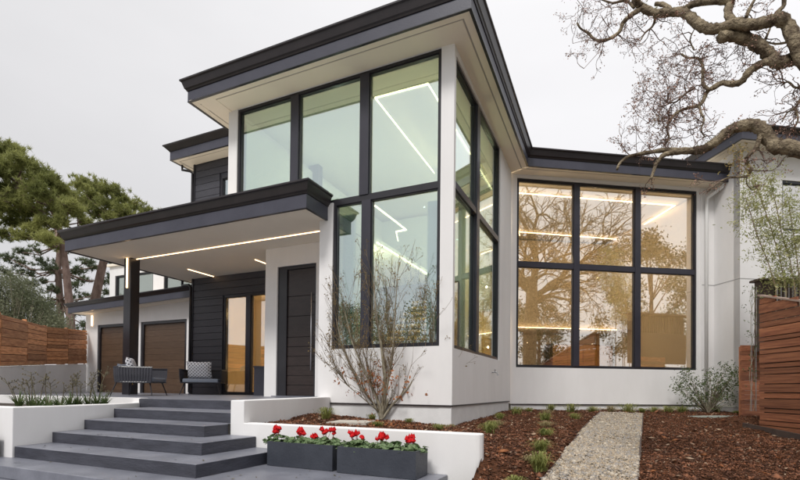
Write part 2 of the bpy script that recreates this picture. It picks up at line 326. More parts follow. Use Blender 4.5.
def surf(name, poly, step, m, dz, lim=None, exclude=None):
    P = np.array(poly); x0, y0 = P.min(0)-step; x1, y1 = P.max(0)+step
    nx, ny = int((x1-x0)/step)+1, int((y1-y0)/step)+1
    X, Y = np.meshgrid(x0+np.arange(nx)*step, y0+np.arange(ny)*step); Z = hgt(X, Y)+bumpy(X, Y)+dz
    I = np.arange(nx*ny).reshape(ny, nx); q = np.stack([I[:-1, :-1], I[:-1, 1:], I[1:, 1:], I[1:, :-1]], -1).reshape(-1, 4)
    X0_, Y0_ = X, Y; s_ = X*U[0]+Y*U[1]; t_ = X*V[0]+Y*V[1]; k_c = (t_ < 4.62) & (s_ < -1.192) & (s_ > -1.36); X = np.where(k_c, X+(-1.192-s_)*U[0], X); Y = np.where(k_c, Y+(-1.192-s_)*U[1], Y)
    cx = (X0_[:-1, :-1]+X0_[1:, 1:]).ravel()/2; cy = (Y0_[:-1, :-1]+Y0_[1:, 1:]).ravel()/2
    k = inside(cx, cy, poly); q = q[k]
    return np_mesh(name, np.stack([X, Y, Z], -1).reshape(-1, 3), q, m, kind='structure')
o = surf('mulch_bed', bed_poly, .07, MULCH, 0.)
for p in o.data.polygons: p.use_smooth = True
# gravel path: strips between its two edges, following the slope
def strip_mesh(name, L, R, n, m, dz):
    def res(P, k):
        P = np.array(P); d = np.r_[0, np.cumsum(np.linalg.norm(np.diff(P, axis=0), axis=1))]; t = np.linspace(0, d[-1], k); return np.stack([np.interp(t, d, P[:, 0]), np.interp(t, d, P[:, 1])], 1)
    K = 60; a, b_ = res(L, K), res(R, K); W = np.linspace(0, 1, n)
    G = a[:, None]*(1-W[None, :, None])+b_[:, None]*W[None, :, None]; Z = hgt(G[..., 0], G[..., 1])+bumpy(G[..., 0], G[..., 1])*.4+dz
    I = np.arange(K*n).reshape(K, n); q = np.stack([I[:-1, :-1], I[:-1, 1:], I[1:, 1:], I[1:, :-1]], -1).reshape(-1, 4)
    return np_mesh(name, np.concatenate([G, Z[..., None]], -1).reshape(-1, 3), q, m, kind='structure')
strip_mesh('gravel_path', PL, PR, 14, GRAVB, .03)
strip_mesh('gravel_strip', [strip[0], strip[3]], [strip[1], strip[2]], 4, GRAVB, .028)
# loose chips and pebbles, real geometry
OCT = np.array([(1, 0, 0), (0, 1, 0), (-1, 0, 0), (0, -1, 0), (0, 0, 1), (0, 0, -1)], float); OCF = np.array([(0, 1, 4), (1, 2, 4), (2, 3, 4), (3, 0, 4), (1, 0, 5), (2, 1, 5), (3, 2, 5), (0, 3, 5)])
def rotm(n, tilt):
    a = rng.uniform(0, 2*np.pi, n); tx = rng.normal(0, tilt, n); ty = rng.normal(0, tilt, n)
    ca, sa = np.cos(a), np.sin(a); Z0 = np.zeros(n); O = np.ones(n)
    Rz = np.stack([ca, -sa, Z0, sa, ca, Z0, Z0, Z0, O], -1).reshape(n, 3, 3)
    Rx = np.stack([O, Z0, Z0, Z0, np.cos(tx), -np.sin(tx), Z0, np.sin(tx), np.cos(tx)], -1).reshape(n, 3, 3)
    Ry = np.stack([np.cos(ty), Z0, np.sin(ty), Z0, O, Z0, -np.sin(ty), Z0, np.cos(ty)], -1).reshape(n, 3, 3)
    return Rz @ Rx @ Ry
def scatter(name, poly, n, size, flat, tilt, mats, frac, dz, near=True, avoid=None):
    P = np.array(poly); x0, y0 = P.min(0); x1, y1 = P.max(0); xs = rng.uniform(x0, x1, n*8); ys = rng.uniform(y0, y1, n*8)
    k = inside(xs, ys, poly)
    if avoid is not None:
        for a in avoid: k &= ~inside(xs, ys, a)
    k &= (np.abs(xs) < ys*.92+.6) & (ys > 3.0)
    if near: k &= rng.random(n*8) < np.clip((6.5/np.maximum(ys, 1))**1.7, 0, 1)
    xs, ys = xs[k][:n], ys[k][:n]; n = len(xs); s_ = rng.lognormal(np.log(size), .4, n)
    sh = np.stack([s_, s_*rng.uniform(.3, .8, n), s_*flat*rng.uniform(.6, 1.3, n)], -1)
    v = OCT[None]*sh[:, None, :]*rng.uniform(.7, 1.25, (n, 6, 1)); v = np.einsum('nij,nkj->nki', rotm(n, tilt), v)
    v += np.stack([xs, ys, hgt(xs, ys)+bumpy(xs, ys)+dz+rng.uniform(0, size*.5, n)], -1)[:, None]
    f = (OCF[None]+6*np.arange(n)[:, None, None]).reshape(-1, 3); idx = np.repeat(rng.choice(len(mats), n, p=frac), 8)
    return np_mesh(name, v.reshape(-1, 3), f, mats, kind='stuff', idx=idx)
o = scatter('bark_mulch_chips', bed_poly, 80000, .0155, .25, .5, [MULCH, CHIP, CHIPL], [.34, .63, .03], .006, avoid=[path_poly, strip, st_pts([(-1.4, 2), (-1.15, 2), (-1.15, 4.69), (-1.4, 4.69)])]); meta(o, 'loose red-brown bark mulch covering the garden beds beside the gravel path', 'mulch')
o = scatter('coarse_chips', bed_poly, 900, .034, .22, .35, [CHIP, CHIPL, ORANGE], [.5, .35, .15], .01, avoid=[path_poly, strip, st_pts([(-1.4, 2), (-1.1, 2), (-1.1, 4.72), (-1.4, 4.72)])]); meta(o, 'larger pale wood chips and dead leaves strewn over the bark mulch', 'wood chips')
o = scatter('gravel_pebbles', path_poly, 42000, .0125, .6, .4, PEB, [.45, .33, .22], .036); meta(o, 'loose tan and grey gravel filling the garden path', 'gravel')
o = scatter('gravel_strip_pebbles', strip, 2600, .018, .6, .4, PEB, [.5, .3, .2], .034, near=False); meta(o, 'thin line of tan gravel along the foot of the angled white wall', 'gravel')
# steel path edging
for side, poly, lab in ((1, PR, 'rusty steel edging along the right side of the gravel path'), (0, PL, 'rusty steel edging along the curved left side of the gravel path')):
    b = MB(); pts = [np.array(p) for p in poly]; vv = []; w_ = .008
    for i, p in enumerate(pts):
        d = pts[min(i+1, len(pts)-1)]-pts[max(i-1, 0)]; d /= np.linalg.norm(d); nn = np.array([d[1], -d[0]])*w_; h_ = float(hgt(*p))
        vv += [(p[0]+nn[0], p[1]+nn[1], h_-.06), (p[0]+nn[0], p[1]+nn[1], h_+.05), (p[0]-nn[0], p[1]-nn[1], h_+.05), (p[0]-nn[0], p[1]-nn[1], h_-.06)]
    fs = [(i*4+j, i*4+(j+1) % 4, i*4+4+(j+1) % 4, i*4+4+j) for i in range(len(pts)-1) for j in range(4)]
    b.add(vv, fs); o = b.build('path_edging', DARKW); meta(o, lab, 'edging')

def bev(o, w_): m_ = o.modifiers.new('soft_edge', 'BEVEL'); m_.width = w_; m_.segments = 2; m_.limit_method = 'ANGLE'
# ------------------------------------------------------------------ terrace, steps, paving, low walls
b = MB(); b.prism(st_pts([(-7.05, 5.317), (-4.42, 5.317), (-5.14, 7.76), (-5.29, 7.76), (-5.29, 8.9), (-7.5, 8.9), (-7.5, 10.47), (-11.6, 10.47), (-11.9, 11.15), (-17.9, 11.15), (-13.5, 5.317)]), .50, .65); b.build('terrace', STONE, kind='structure')
b = MB(); b.prism(st_pts([(-7.1, 5.36), (-11, 5.36), (-26, 5.3), (-26, 14), (-12, 14)]), -.45, .46); b.build('driveway', mat('pale_concrete_drive', (.58, .56, .53), .9, (.5, .48, .46), 2, .2, 50), kind='structure')
stair = thing('stone_stairs', hs(-5, 4, 0), 'dark bluestone stairs with wrapped right-hand returns climbing to the terrace', 'stairs')
zr = .13
for i, (t0, sl, sr_, tb, tr_) in enumerate([(5.317, -7.05, -4.44, 5.36, 5.36), (4.644, -6.73, -4.44, 5.31, 5.31), (4.119, -6.57, -4.375, 4.64, 4.497), (3.673, -6.49, -3.934, 4.115, 4.495), (3.225, -6.42, -3.522, 3.67, 4.49)]):
    zt = .65-zr*i; sb = sl-(.17 if i else 0)
    if i == 0:
        b = MB(); b.prism(st_pts([(sl, t0), (sr_, t0), (sr_, t0-.03), (sl, t0-.03)]), zt-zr, zt-.001); b.build('riser', STONE_R, stair); continue
    inner = sr_ if i < 3 else [0, 0, 0, -4.375, -3.934][i]
    L = [(sl, t0), (sr_, t0), (sr_, tr_)]+([(inner, tr_), (inner, tb)] if tr_ != tb and i > 2 else [(sr_, tb)] if i != 2 else [(sr_, tr_), (-4.44, 4.497), (-4.44, tb)])+[(sl-.06, tb)]
    LL = []
    for p in L:
        if not LL or p != LL[-1]: LL.append(p)
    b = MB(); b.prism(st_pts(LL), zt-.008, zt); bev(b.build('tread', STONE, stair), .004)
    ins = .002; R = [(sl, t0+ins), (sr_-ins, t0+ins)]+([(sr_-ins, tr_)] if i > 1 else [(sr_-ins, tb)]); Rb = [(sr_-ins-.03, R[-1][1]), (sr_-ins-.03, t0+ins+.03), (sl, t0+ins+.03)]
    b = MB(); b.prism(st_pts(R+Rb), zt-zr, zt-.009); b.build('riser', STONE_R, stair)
b = MB(); b.prism(st_pts([(-9.5, 2.83), (-1.52, 2.83), (-1.52, 4.495), (-4.3, 4.495), (-4.3, 4.7), (-6.7, 4.7), (-6.45, 3.2), (-9.5, 3.2)]), -.13, 0); bev(b.build('paving', STONE, kind='structure'), .006)
b = MB(); b.prism(st_pts([(-12, 2.35), (-1.2, 2.35), (-1.2, 2.9), (-12, 2.9)]), -.26, -.133); b.build('lower_step', STONE, kind='structure')
b = MB(); b.prism(st_pts([(-14, -1), (-1.2, -1), (-1.2, 2.36), (-14, 2.36)]), -.46, -.263); b.build('forecourt', STONE, kind='structure')
b = MB(); b.prism([(-60, -60), (60, -60), (60, -2.5), (-60, -2.5)], -.448, -.4); b.build('road', mat('pale_concrete_road', (.42, .41, .39), .9, (.36, .35, .33), 1.2, .2, 40), kind='structure')  # unseen pale ground, added to bounce light up to the soffits
b = MB(); b.prism(st_pts([(-4.345, 4.5), (-4.13, 4.5), (-5.0, 7.757), (-5.26, 7.757)]), -.2, .685); o = b.build('terrace_side_wall', STUCCO); bev(o, .01); meta(o, 'white stucco side wall running from the stairs back to the house', 'wall')
b = MB(); b.prism(st_pts([(-4.14, 4.5), (-1.24, 4.5), (-1.205, 4.515), (-1.19, 4.55), (-1.19, 4.61), (-1.205, 4.645), (-1.24, 4.66), (-4.16, 4.66)]), -.4, .412); o = b.build('retaining_wall', STUCCO); bev(o, .01); meta(o, 'low white stucco retaining wall behind the two flower boxes', 'wall')
# white planter left of the stairs
pl = thing('raised_planter', hs(-8, 4, 0), 'white stucco raised planter with dry strap-leaved plants left of the stairs', 'planter')
b = MB(); b.prism(st_pts([(-6.42, 3.2), (-6.49, 3.673), (-6.57, 4.119), (-6.73, 4.65), (-7.05, 5.316), (-7.25, 5.316), (-6.93, 4.65), (-6.68, 3.38), (-11.2, 3.38), (-11.2, 3.2)]), -.1, .585); bev(b.build('planter_wall', STUCCO, pl), .01)
b = MB(); b.prism(st_pts([(-6.7, 3.385), (-6.95, 4.65), (-7.24, 5.315), (-11.2, 5.315), (-11.2, 3.385)]), .2, .5); b.build('planter_soil', SOIL, pl)
b = MB(); b.prism(st_pts([(-7.053, 5.313), (-7.053, 5.45), (-11.3, 5.45), (-11.3, 5.313)]), .3, .66); o = b.build('terrace_kerb_wall', STUCCO); meta(o, 'short white stucco kerb wall between the raised planter and the terrace edge', 'wall')

# ------------------------------------------------------------------ house
house = thing('house', hs(-5, 9, .3), 'modern white stucco house with dark flat eaves, tall windows and charcoal siding', 'house')
TF, SR, QW, QR, CRN = 7.76, -2.56, 12.06, 11.19, 10.617
fA = lambda a, d, z: hs(a, TF+d, z)
fR = lambda a, d, z: hs(SR-d, a, z)
fW = lambda a, d, z: wg(a, QW+d, z)
fV = lambda a, d, z: wg(a, QR+d, z)
fS = lambda a, d, z: hs(a, 10.44+d, z)
fD = lambda a, d, z: hs(a, 8.87+d, z)
fG = lambda a, d, z: hs(a, 11.1+d, z)
def part(mb, name, m, parent=None, **k): return mb.build(name, m, parent or house, **k)
part(wall(fA, -7.66, SR, .58, 6.92, .09, [(-7.66, -5.285, .58, 4.13), (-7.42, -2.80, 4.42, 6.8), (-4.985, -2.80, 1.6, 4.43)]), 'front_wall', STUCCO)
part(wall(fR, 7.852, 12.6, .58, 6.95, .2, [(7.86, 11.3, 1.56, 6.65)]), 'return_wall', STUCCO)
part(wall(fW, 4.6, 10.9, .5, 6.9, .2, [(4.79, 10.08, 1.465, 6.505)]), 'wing_wall', STUCCO)
part(wall(lambda a, d, z: wg(CRN+d, a, z), 11.192, QW-.002, .48, 6.6, .2), 'recess_wall', STUCCO)
part(wall(fV, CRN, 20, .465, 7.5, .2, [(11.89, 13.4, 5.22, 6.57)]), 'right_wall', STUCCO)
part(wall(lambda a, d, z: wg(CRN+d, a, z), 11.193, 20, 6.6, 7.5, .2), 'right_side_wall', STUCCO)
part(wall(lambda a, d, z: hs(-7.66+d, a, z), TF+.092, 18, 4.13, 6.95, .15), 'left_side_wall', STUCCO)
part(wall(lambda a, d, z: hs(-5.285+d, a, z), TF+.092, 8.868, .6, 4.1, .15), 'entry_side_wall', STUCCO)
part(wall(fD, -7.545, -5.15, .64, 4.15, .2, [(-7.2, -6.12, .65, 3.66)]), 'entry_wall', STUCCO)
part(wall(lambda a, d, z: hs(-7.545+d, a, z), 9.072, 10.5, .64, 4.15, .15), 'entry_corner_wall', STUCCO)
# foundation below the weep line, and the thin metal line itself
for fn, a0, a1, zt, zb in ((fA, -5.2, SR-.015, .578, -.1), (fR, TF+.015, 12.53, .578, -.1), (fW, 4.66, CRN-.03, .498, -.1), (fV, CRN+.02, 14, .463, -.1)):
    b = MB(); b.boxf(fn, (a0, .02, zb), (a1, .25, zt-.002)); part(b, 'foundation', FOUND)
    b = MB(); b.boxf(fn, (a0, -.012, zt-.022), (a1, .03, zt-.006)); part(b, 'weep_screed', GUTTER)
b = MB(); b.boxf(lambda a, d, z: wg(CRN+d, a, z), (11.19, .02, -.1), (12.07, .2, .463)); part(b, 'foundation', FOUND)
# belt line
JL = mat('shadow_joint', (.36, .355, .35), .9)
b = MB(); b.boxf(fV, (11.3, 1.8, 4.6), (14.5, 1.9, 7.3)); b.boxf(fV, (14.4, .25, 4.6), (14.5, 1.8, 7.3)); b.boxf(fV, (11.2, .25, 4.6), (11.3, 1.8, 7.3)); b.boxf(fV, (11.3, .25, 4.5), (14.4, 1.8, 4.6)); part(b, 'interior_wall', IDARK)
for fn, a0, a1 in ((fW, 10.2, CRN), (fV, CRN, 20), (lambda a, d, z: wg(CRN+d, a, z), 11.19, 12.05)):
    b = MB(); b.boxf(fn, (a0, -.004, 3.855), (a1, .01, 3.875)); part(b, 'belt_joint', JL)
# windows
window(house, fA, -7.42, -2.80, 4.42, 6.8, [-5.93, -4.33], [], GL_A, .19)
window(house, fA, -4.985, -2.80, 1.6, 4.42, [-4.27], [], GL_A, .19)
window(house, fR, 7.86, 11.3, 1.56, 6.65, [9.4], [4.43], GL_A, .2, .12)
window(house, fW, 4.79, 10.08, 1.465, 6.505, [6.5, 8.3], [4.215], GL_W, .165, .14)
window(house, fV, 11.89, 13.4, 5.22, 6.57, [], [], GL_W)
# eaves
E_B = lambda h: [(-.04, 0), (0, 0), (0, h), (-.04, h)]
E_G = lambda h, g, o_: [(-.04, h+.003), (.015, h+.003), (.03, h+.03), (.05, h+.05), (o_-.03, h+g-.05), (o_, h+g-.03), (o_, h+g), (-.04, h+g)]
def eave(pts, h, g, o_):
    part(sweep(pts, E_B(h)), 'fascia', FASCIA); part(sweep(pts, E_G(h, g, o_)), 'gutter', GUTTER)
    part(sweep(pts, [(-.045, -.012), (.004, -.012), (.004, 0), (-.045, 0)]), 'drip_edge', BLACK)
Pm = lambda s, t, z: hs(s, t, z)
# inner corner of the two eaves
sI = -2.09; qI = 11.56; A_ = np.array([[U[0], U[1]], [N2[0], N2[1]]]); PI_ = np.linalg.solve(A_, np.array([sI, qI])); tI = to_st(PI_)[1]
main = [Pm(-8.18, 16, 6.6), Pm(-8.18, 7.13, 6.8), Pm(sI, 7.13, 6.8), (PI_[0], PI_[1], 6.6), wg(10.78, qI, 6.6), wg(10.78, 12.3, 6.6)]
eave(main, .21, .22, .12)
def slab(pts, th, name='roof_slab', m=None):
    b = MB(); b.prism([p[:2] for p in pts], [p[2] for p in pts], [p[2]+th for p in pts]); part(b, name, m or SOFFIT)
k_ = .041
# soffit strips in front of the walls, then the roof deck above
def inset(pts, d):
    P = [np.array(p) for p in pts]; o = []
    for i in range(len(P)):
        def nrm(a, c): v = (c-a)[:2]; v = v/np.linalg.norm(v); return np.array([v[1], -v[0]])
        if i == 0: m_ = nrm(P[0], P[1])
        elif i == len(P)-1: m_ = nrm(P[-2], P[-1])
        else: n1, n2 = nrm(P[i-1], P[i]), nrm(P[i], P[i+1]); m_ = (n1+n2)/(1+n1@n2)
        o.append((P[i][0]-m_[0]*d, P[i][1]-m_[1]*d, P[i][2]))
    return o
def soffit(pts, w_, extra_z=0.):
    a = inset(pts, .042)
    for (d0, d1, m, nm, up) in ((.042, .17, SOFFIT, 'soffit_edge', .002), (.17, .2, SOFFIT2, 'soffit_vent', .012), (.2, w_, SOFFIT, 'soffit_board', .003)):
        o0, o1 = inset(pts, d0), inset(pts, d1); n = len(o0); b = MB()
        for i in range(n-1):
            q = [o0[i], o0[i+1], o1[i+1], o1[i]]; b.add([(p[0], p[1], p[2]+up) for p in q]+[(p[0], p[1], p[2]+up+.02) for p in q], [(0, 1, 2, 3), (4, 5, 6, 7), (0, 1, 5, 4), (1, 2, 6, 5), (2, 3, 7, 6), (3, 0, 4, 7)])
        part(b, nm, m)
soffit(main[1:5], .95)
soffit(main[:2], .6)
# roof decks (real closed slabs)
slab([(p[0], p[1], p[2]+.05) for p in inset(main[:4], .042)]+[Pm(-2.7, 16.5, 6.65), Pm(-6, 19, 6.6)], .33, 'roof_deck', mat('interior_ceiling_paint', (.7, .66, .58), .9))
wd = inset(main[3:5], .042); slab([(wd[0][0], wd[0][1], 6.651), (wd[1][0], wd[1][1], 6.651), (*wg(10.74, 20, 0)[:2], 6.651), (*wg(3.5, 20, 0)[:2], 6.651)], .32, 'roof_deck', bpy.data.materials['interior_ceiling_paint'])
b = MB(); b.prism(st_pts([(-3.3, 11.9), (-2.3, 11.9), (-2.25, 12.75), (-3.3, 13.3)]), 6.655, 6.93); part(b, 'roof_infill', SOFFIT)  # filler block added to stop room light leaking between the decks
# canopy over the terrace
can = [Pm(-12.12, 10.82, 4.1), Pm(-12.12, 7.06, 4.1), Pm(-5.1, 7.06, 4.1), Pm(-5.1, 7.755, 4.1)]
eave(can, .25, .22, .12)
b = MB(); ci = inset(can, .042); b.prism([p[:2] for p in [ci[0], ci[1], ci[2], ci[3]]]+st_pts([(-5.29, 7.757), (-5.29, 8.865), (-7.5, 8.865), (-7.5, 10.435), (-11.6, 10.435), (-11.6, 10.8)]), 4.11, 4.5); part(b, 'canopy_ceiling', SOFFIT)
# upper left siding block with its roof
up = [Pm(-12.07, 14, 7.56), Pm(-12.07, 9.92, 7.56), Pm(-7.9, 9.92, 7.56)]
eave(up, .24, .17, .15); soffit(up, .6)
b = MB(); b.prism(st_pts([(-12.0, 9.97), (-7.9, 9.97), (-7.9, 14), (-12.0, 14)]), 7.6, 7.9); part(b, 'roof_deck', SOFFIT)
part(wall(lambda a, d, z: fS(a, d+.03, z), -11.6, -7.2, .64, 7.6, .2, [(-10.42, -8.0, .66, 3.52), (-10.6, -9.4, 5.2, 7.03)]), 'siding_backing', SIDING)
part(wall(lambda a, d, z: hs(-11.6+d, a, z), 10.672, 14, .6, 7.6, .2), 'siding_side_wall', SIDING)
bh = .2; z = .655
while z < 7.55:
    zt = min(z+bh, 7.56); segs = [(-11.6, -7.4)]
    if z < 3.5: segs = [(-11.6, -10.43)]; zt = min(zt, 3.53) if zt > 3.3 else zt
    elif z > 5.1 and z < 7.0: segs = [(-11.6, -10.62), (-9.38, -7.7)]
    if 3.6 < z < 4.1: segs = [(-11.6, -7.56)]
    for a0, a1 in segs:
        if not (4.15 < z < 4.3): plank('siding_board', SIDING, house, fS((a0+a1)/2, .012, (z+zt)/2), U, (a1-a0, .036, zt-z-.012))
    z = zt
b = MB(); b.boxf(fS, (-11.66, -.03, .65), (-11.6, .03, 7.56)); part(b, 'corner_trim', BLACK)
window(house, fS, -10.42, -8.0, .66, 3.52, [-9.5], [], GL_W, .16, name='sliding_door')
window(house, fS, -10.6, -9.4, 5.2, 7.03, [], [], GL_A)
# entry door
def fDd(a, d, z): return hs(a, 8.87+d, z)
d_ = part(wall(lambda a, d, z: fDd(a, d+.04, z), -7.2, -6.12, .652, 3.66, .12, [(-6.95, -6.18, .68, 3.58)]), 'front_door', BLACK)
zz = [.68, .92, 1.14, 1.36, 1.58, 1.8, 2.02, 2.5, 2.96, 3.58]
for z0, z1 in zip(zz[:-1], zz[1:]): plank('door_panel', DOORM, d_, fDd(-6.565, .1, (z0+z1)/2), U, (.765, .05, z1-z0-.012))
b = MB(); b.boxf(fDd, (-6.95, .12, .68), (-6.18, .14, 3.58)); b.build('door_backing', BLACK, d_)
b = MB(); b.tube([fDd(-6.235, 0, 1.25), fDd(-6.235, 0, 3.0)], .018, 8)
for z_ in (1.45, 2.8): b.tube([fDd(-6.235, 0, z_), fDd(-6.235, .08, z_)], .01, 6)
b.build('door_handle', STEEL, d_, smooth=True)
b = MB(); b.boxf(fDd, (-7.24, -.12, .652), (-6.0, .03, .672)); part(b, 'door_sill', STONE)
# canopy post and light strips
b = MB(); b.prism(st_pts([(-11.44, 8.1), (-11.19, 8.1), (-11.19, 8.35), (-11.44, 8.35)]), .65, 4.11); part(b, 'canopy_post', BLACK)
b = MB(); b.boxf(hs, (-11.32, 8.07, 3.35), (-11.295, 8.099, 4.1)); part(b, 'light_strip', LED)
b = MB(); b.boxf(hs, (-11.33, 8.25, 4.095), (-5.6, 8.261, 4.109)); part(b, 'light_strip', LED)
b = MB(); b.boxf(hs, (-10.8, 9.5, 4.095), (-10.78, 10.42, 4.109)); part(b, 'light_strip', LED)
b = MB(); b.boxf(hs, (-8.39, 9.45, 4.095), (-8.37, 10.42, 4.109)); part(b, 'light_strip', LED)
# gutter outlets and downpipes
def pipe(pts, r, m, name='downpipe'): b = MB(); b.tube(pts, r, 8); return part(b, name, m, smooth=True)
pipe([hs(-12.0, 10.3, 7.56), hs(-12.0, 10.3, 7.42), hs(-11.75, 10.36, 7.36), hs(-11.68, 10.4, 7.3), hs(-11.68, 10.4, 4.6)], .035, BLACK)
pipe([hs(-12.15, 10.5, 4.1), hs(-12.15, 10.5, 3.97), hs(-11.75, 10.4, 3.93), hs(-11.68, 10.4, 3.85), hs(-11.68, 10.4, .7)], .04, BLACK)
pipe([wg(10.55, 11.66, 6.6), wg(10.55, 11.7, 6.5), wg(10.34, 11.98, 6.3), wg(10.33, 12.0, 6.15), wg(10.33, 12.0, .35)], .045, WHITEP)
b = MB(); b.boxf(fW, (10.19, -.02, .52), (10.22, 0, 6.6)); part(b, 'wall_trim', STUCCO)
fa = thing('garden_tap', hs(-2.54, 10.6, 1.25), 'small metal garden tap on the white wall below the narrow window', 'tap')
b = MB(); b.tube([hs(-2.56, 10.6, 1.25), hs(-2.45, 10.6, 1.25), hs(-2.42, 10.6, 1.18)], .018, 8); b.build('tap_body', GALV, fa)
b = MB(); b.tube([hs(-2.49, 10.54, 1.3), hs(-2.49, 10.66, 1.3)], .012, 6); b.tube([hs(-2.49, 10.6, 1.25), hs(-2.49, 10.6, 1.3)], .008, 6); b.build('tap_handle', GALV, fa)
# garage wing
part(wall(fG, -17.72, -11.66, .5, 3.9, .2, [(-17.05, -14.92, .5, 3.06), (-14.78, -12.62, .5, 3.06), (-12.5, -11.7, .5, 3.06)]), 'garage_wall', STUCCO)
for a0, a1 in ((-17.05, -14.92), (-14.78, -12.62), (-12.5, -11.7)):
    b = MB(); 
    for x0, x1, y0, y1 in ((a0, a0+.11, .52, 3.06), (a1-.11, a1, .52, 3.06), (a0+.11, a1-.11, 2.97, 3.06)): b.boxf(fG, (x0, .03, y0), (x1, .15, y1))
    b.boxf(fG, (a0, .18, .5), (a1, .2, 3.06)); g = part(b, 'garage_door', BLACK)
    for j in range(12): plank('door_board', GAR, g, fG((a0+a1)/2, .11, .52+(j+.5)*.204), U, (a1-a0-.22, .05, .2))
gar = [Pm(-17.95, 14, 3.47), Pm(-17.95, 10.6, 3.47), Pm(-11.67, 10.6, 3.64)]
eave(gar, .2, .13, .1); soffit(gar, .6)
b = MB(); b.prism(st_pts([(-17.9, 10.65), (-11.7, 10.65), (-11.7, 14), (-17.9, 14)]), [3.5, 3.68, 3.68, 3.5], [3.78, 3.95, 3.95, 3.78]); part(b, 'roof_deck', SOFFIT)
b = MB(); b.boxf(fG, (-17.38, -.03, 3.05), (-17.33, -.001, 3.42)); part(b, 'light_strip', LED)
# upper storey behind the canopy
fU = lambda a, d, z: hs(a, 13.2+d, z)
part(wall(fU, -19.55, -11.6, 3.6, 5.9, .2, [(-19.2, -16.9, 4.55, 5.5), (-16.3, -14.4, 4.6, 5.5)]), 'upper_wall', STUCCO)
window(house, fU, -19.2, -16.9, 4.55, 5.5, [], [], GL_B); window(house, fU, -16.3, -14.4, 4.6, 5.5, [], [], GL_B)
part(wall(lambda a, d, z: hs(-19.55+d, a, z), 13.4, 18, 3.6, 5.9, .2), 'upper_side_wall', STUCCO)
b = MB(); b.prism(st_pts([(-19.6, 13.1), (-11.6, 13.1), (-11.6, 18), (-19.6, 18)]), 5.9, 6.0); part(b, 'roof_deck', SOFFIT)
# right-hand block roof
rt = [wg(10.2, 17, 7.3), wg(10.2, 10.69, 7.3), wg(22, 10.69, 7.3)]
eave(rt, .2, .14, .12); soffit(rt, .6)
b = MB(); b.prism([wg(10.25, 10.74, 0)[:2], wg(22, 10.74, 0)[:2], wg(22, 17, 0)[:2], wg(10.25, 17, 0)[:2]], 7.36, 7.6); part(b, 'roof_deck', SOFFIT)

# ------------------------------------------------------------------ inside the rooms
b = MB(); b.prism(st_pts([(-5.1, 7.87), (-2.78, 7.87), (-2.78, 12.5), (-2.6, 16.4), (-7.36, 17), (-7.36, 9.2), (-5.1, 9.2)]), .5, .62); part(b, 'interior_floor', IFL)
b = MB(); b.prism([wg(4.7, 12.3, 0)[:2], wg(10.55, 12.3, 0)[:2], wg(10.55, 17.5, 0)[:2], wg(2.4, 17.5, 0)[:2]], .5, .615); part(b, 'interior_floor', IFL)
part(wall(lambda a, d, z: hs(a, 14.6+d, z), -7.5, -3.6, .62, 6.6, .1), 'interior_wall', IWG)
part(wall(lambda a, d, z: wg(a, 17.3+d, z), 1.5, 10.6, .62, 6.6, .1), 'interior_wall', IW)
part(wall(lambda a, d, z: wg(10.5+d, a, z), 12.3, 17.3, .62, 6.6, .1), 'interior_wall', IW)
part(wall(lambda a, d, z: hs(-7.48+d, a, z), 8.0, 14.6, 4.2, 6.6, .1), 'interior_wall', IWG); part(wall(lambda a, d, z: hs(-7.38+d, a, z), 9.1, 14.6, .62, 4.1, .1), 'interior_wall', IW); part(wall(lambda a, d, z: hs(-5.12+d, a, z), 7.9, 9.25, .62, 4.1, .1), 'interior_wall', IWG)
b = MB(); b.prism(st_pts([(-7.38, 7.88), (-5.0, 7.88), (-5.0, 14.6), (-7.38, 14.6)]), 4.12, 4.3); part(b, 'upper_floor', IWG)
b = MB(); b.prism([wg(5.8, 15.2, 0)[:2], wg(10.45, 15.2, 0)[:2], wg(10.45, 17.3, 0)[:2], wg(5.8, 17.3, 0)[:2]], 3.0, 3.3); part(b, 'upper_floor', IW)
# behind the slider
for a in ((-11.3, 12.6, -7.6, 12.7), ):
    b = MB(); b.boxf(hs, (-11.3, 12.6, .6), (-7.6, 12.7, 3.9)); b.boxf(hs, (-11.4, 10.7, .6), (-11.3, 12.6, 3.9)); b.boxf(hs, (-7.6, 10.7, .6), (-7.5, 12.6, 3.9)); b.boxf(hs, (-11.3, 10.7, 3.8), (-7.6, 12.6, 3.9)); b.boxf(hs, (-11.3, 10.7, .55), (-7.6, 12.6, .64)); part(b, 'interior_wall', IW)
b = MB(); b.boxf(hs, (-10.2, 11.2, 3.76), (-7.8, 11.25, 3.79)); part(b, 'ceiling_light', LEDI)
b = MB(); b.boxf(hs, (-9.25, 12.5, 1.9), (-9.2, 12.58, 3.3)); part(b, 'wall_light', LEDI)
# light strips on the ceilings
def led_line(P, name='ceiling_light', w=.008):
    b = MB()
    for p, q in zip(P[:-1], P[1:]):
        p, q = np.array(p), np.array(q); d = q-p; d /= np.linalg.norm(d); n_ = np.array([d[1], -d[0], 0])*w
        c = [p-n_-d*w, q-n_+d*w, q+n_+d*w, p+n_-d*w]; b.add([tuple(x) for x in c]+[tuple(x-np.array([0, 0, .03])) for x in c], [(0, 1, 2, 3), (4, 5, 6, 7), (0, 1, 5, 4), (1, 2, 6, 5), (2, 3, 7, 6), (3, 0, 4, 7)])
    part(b, name, LEDI)
zc = 6.6
led_line([tuple(on_z(500, 191, zc)), tuple(on_z(675, 205, zc)), tuple(on_z(620, 239, zc)), tuple(on_z(500, 230, zc))])
led_line([tuple(on_z(434, 172, zc)), tuple(on_z(375, 97, zc)), tuple(on_z(428, 83, zc)), tuple(on_z(520, 235, zc))])
led_line([tuple(on_z(375, 205, 4.6)), tuple(on_z(406, 229, 4.6)), tuple(on_z(396, 231, 4.6)), tuple(on_z(398, 240, 4.6))], w=.009)
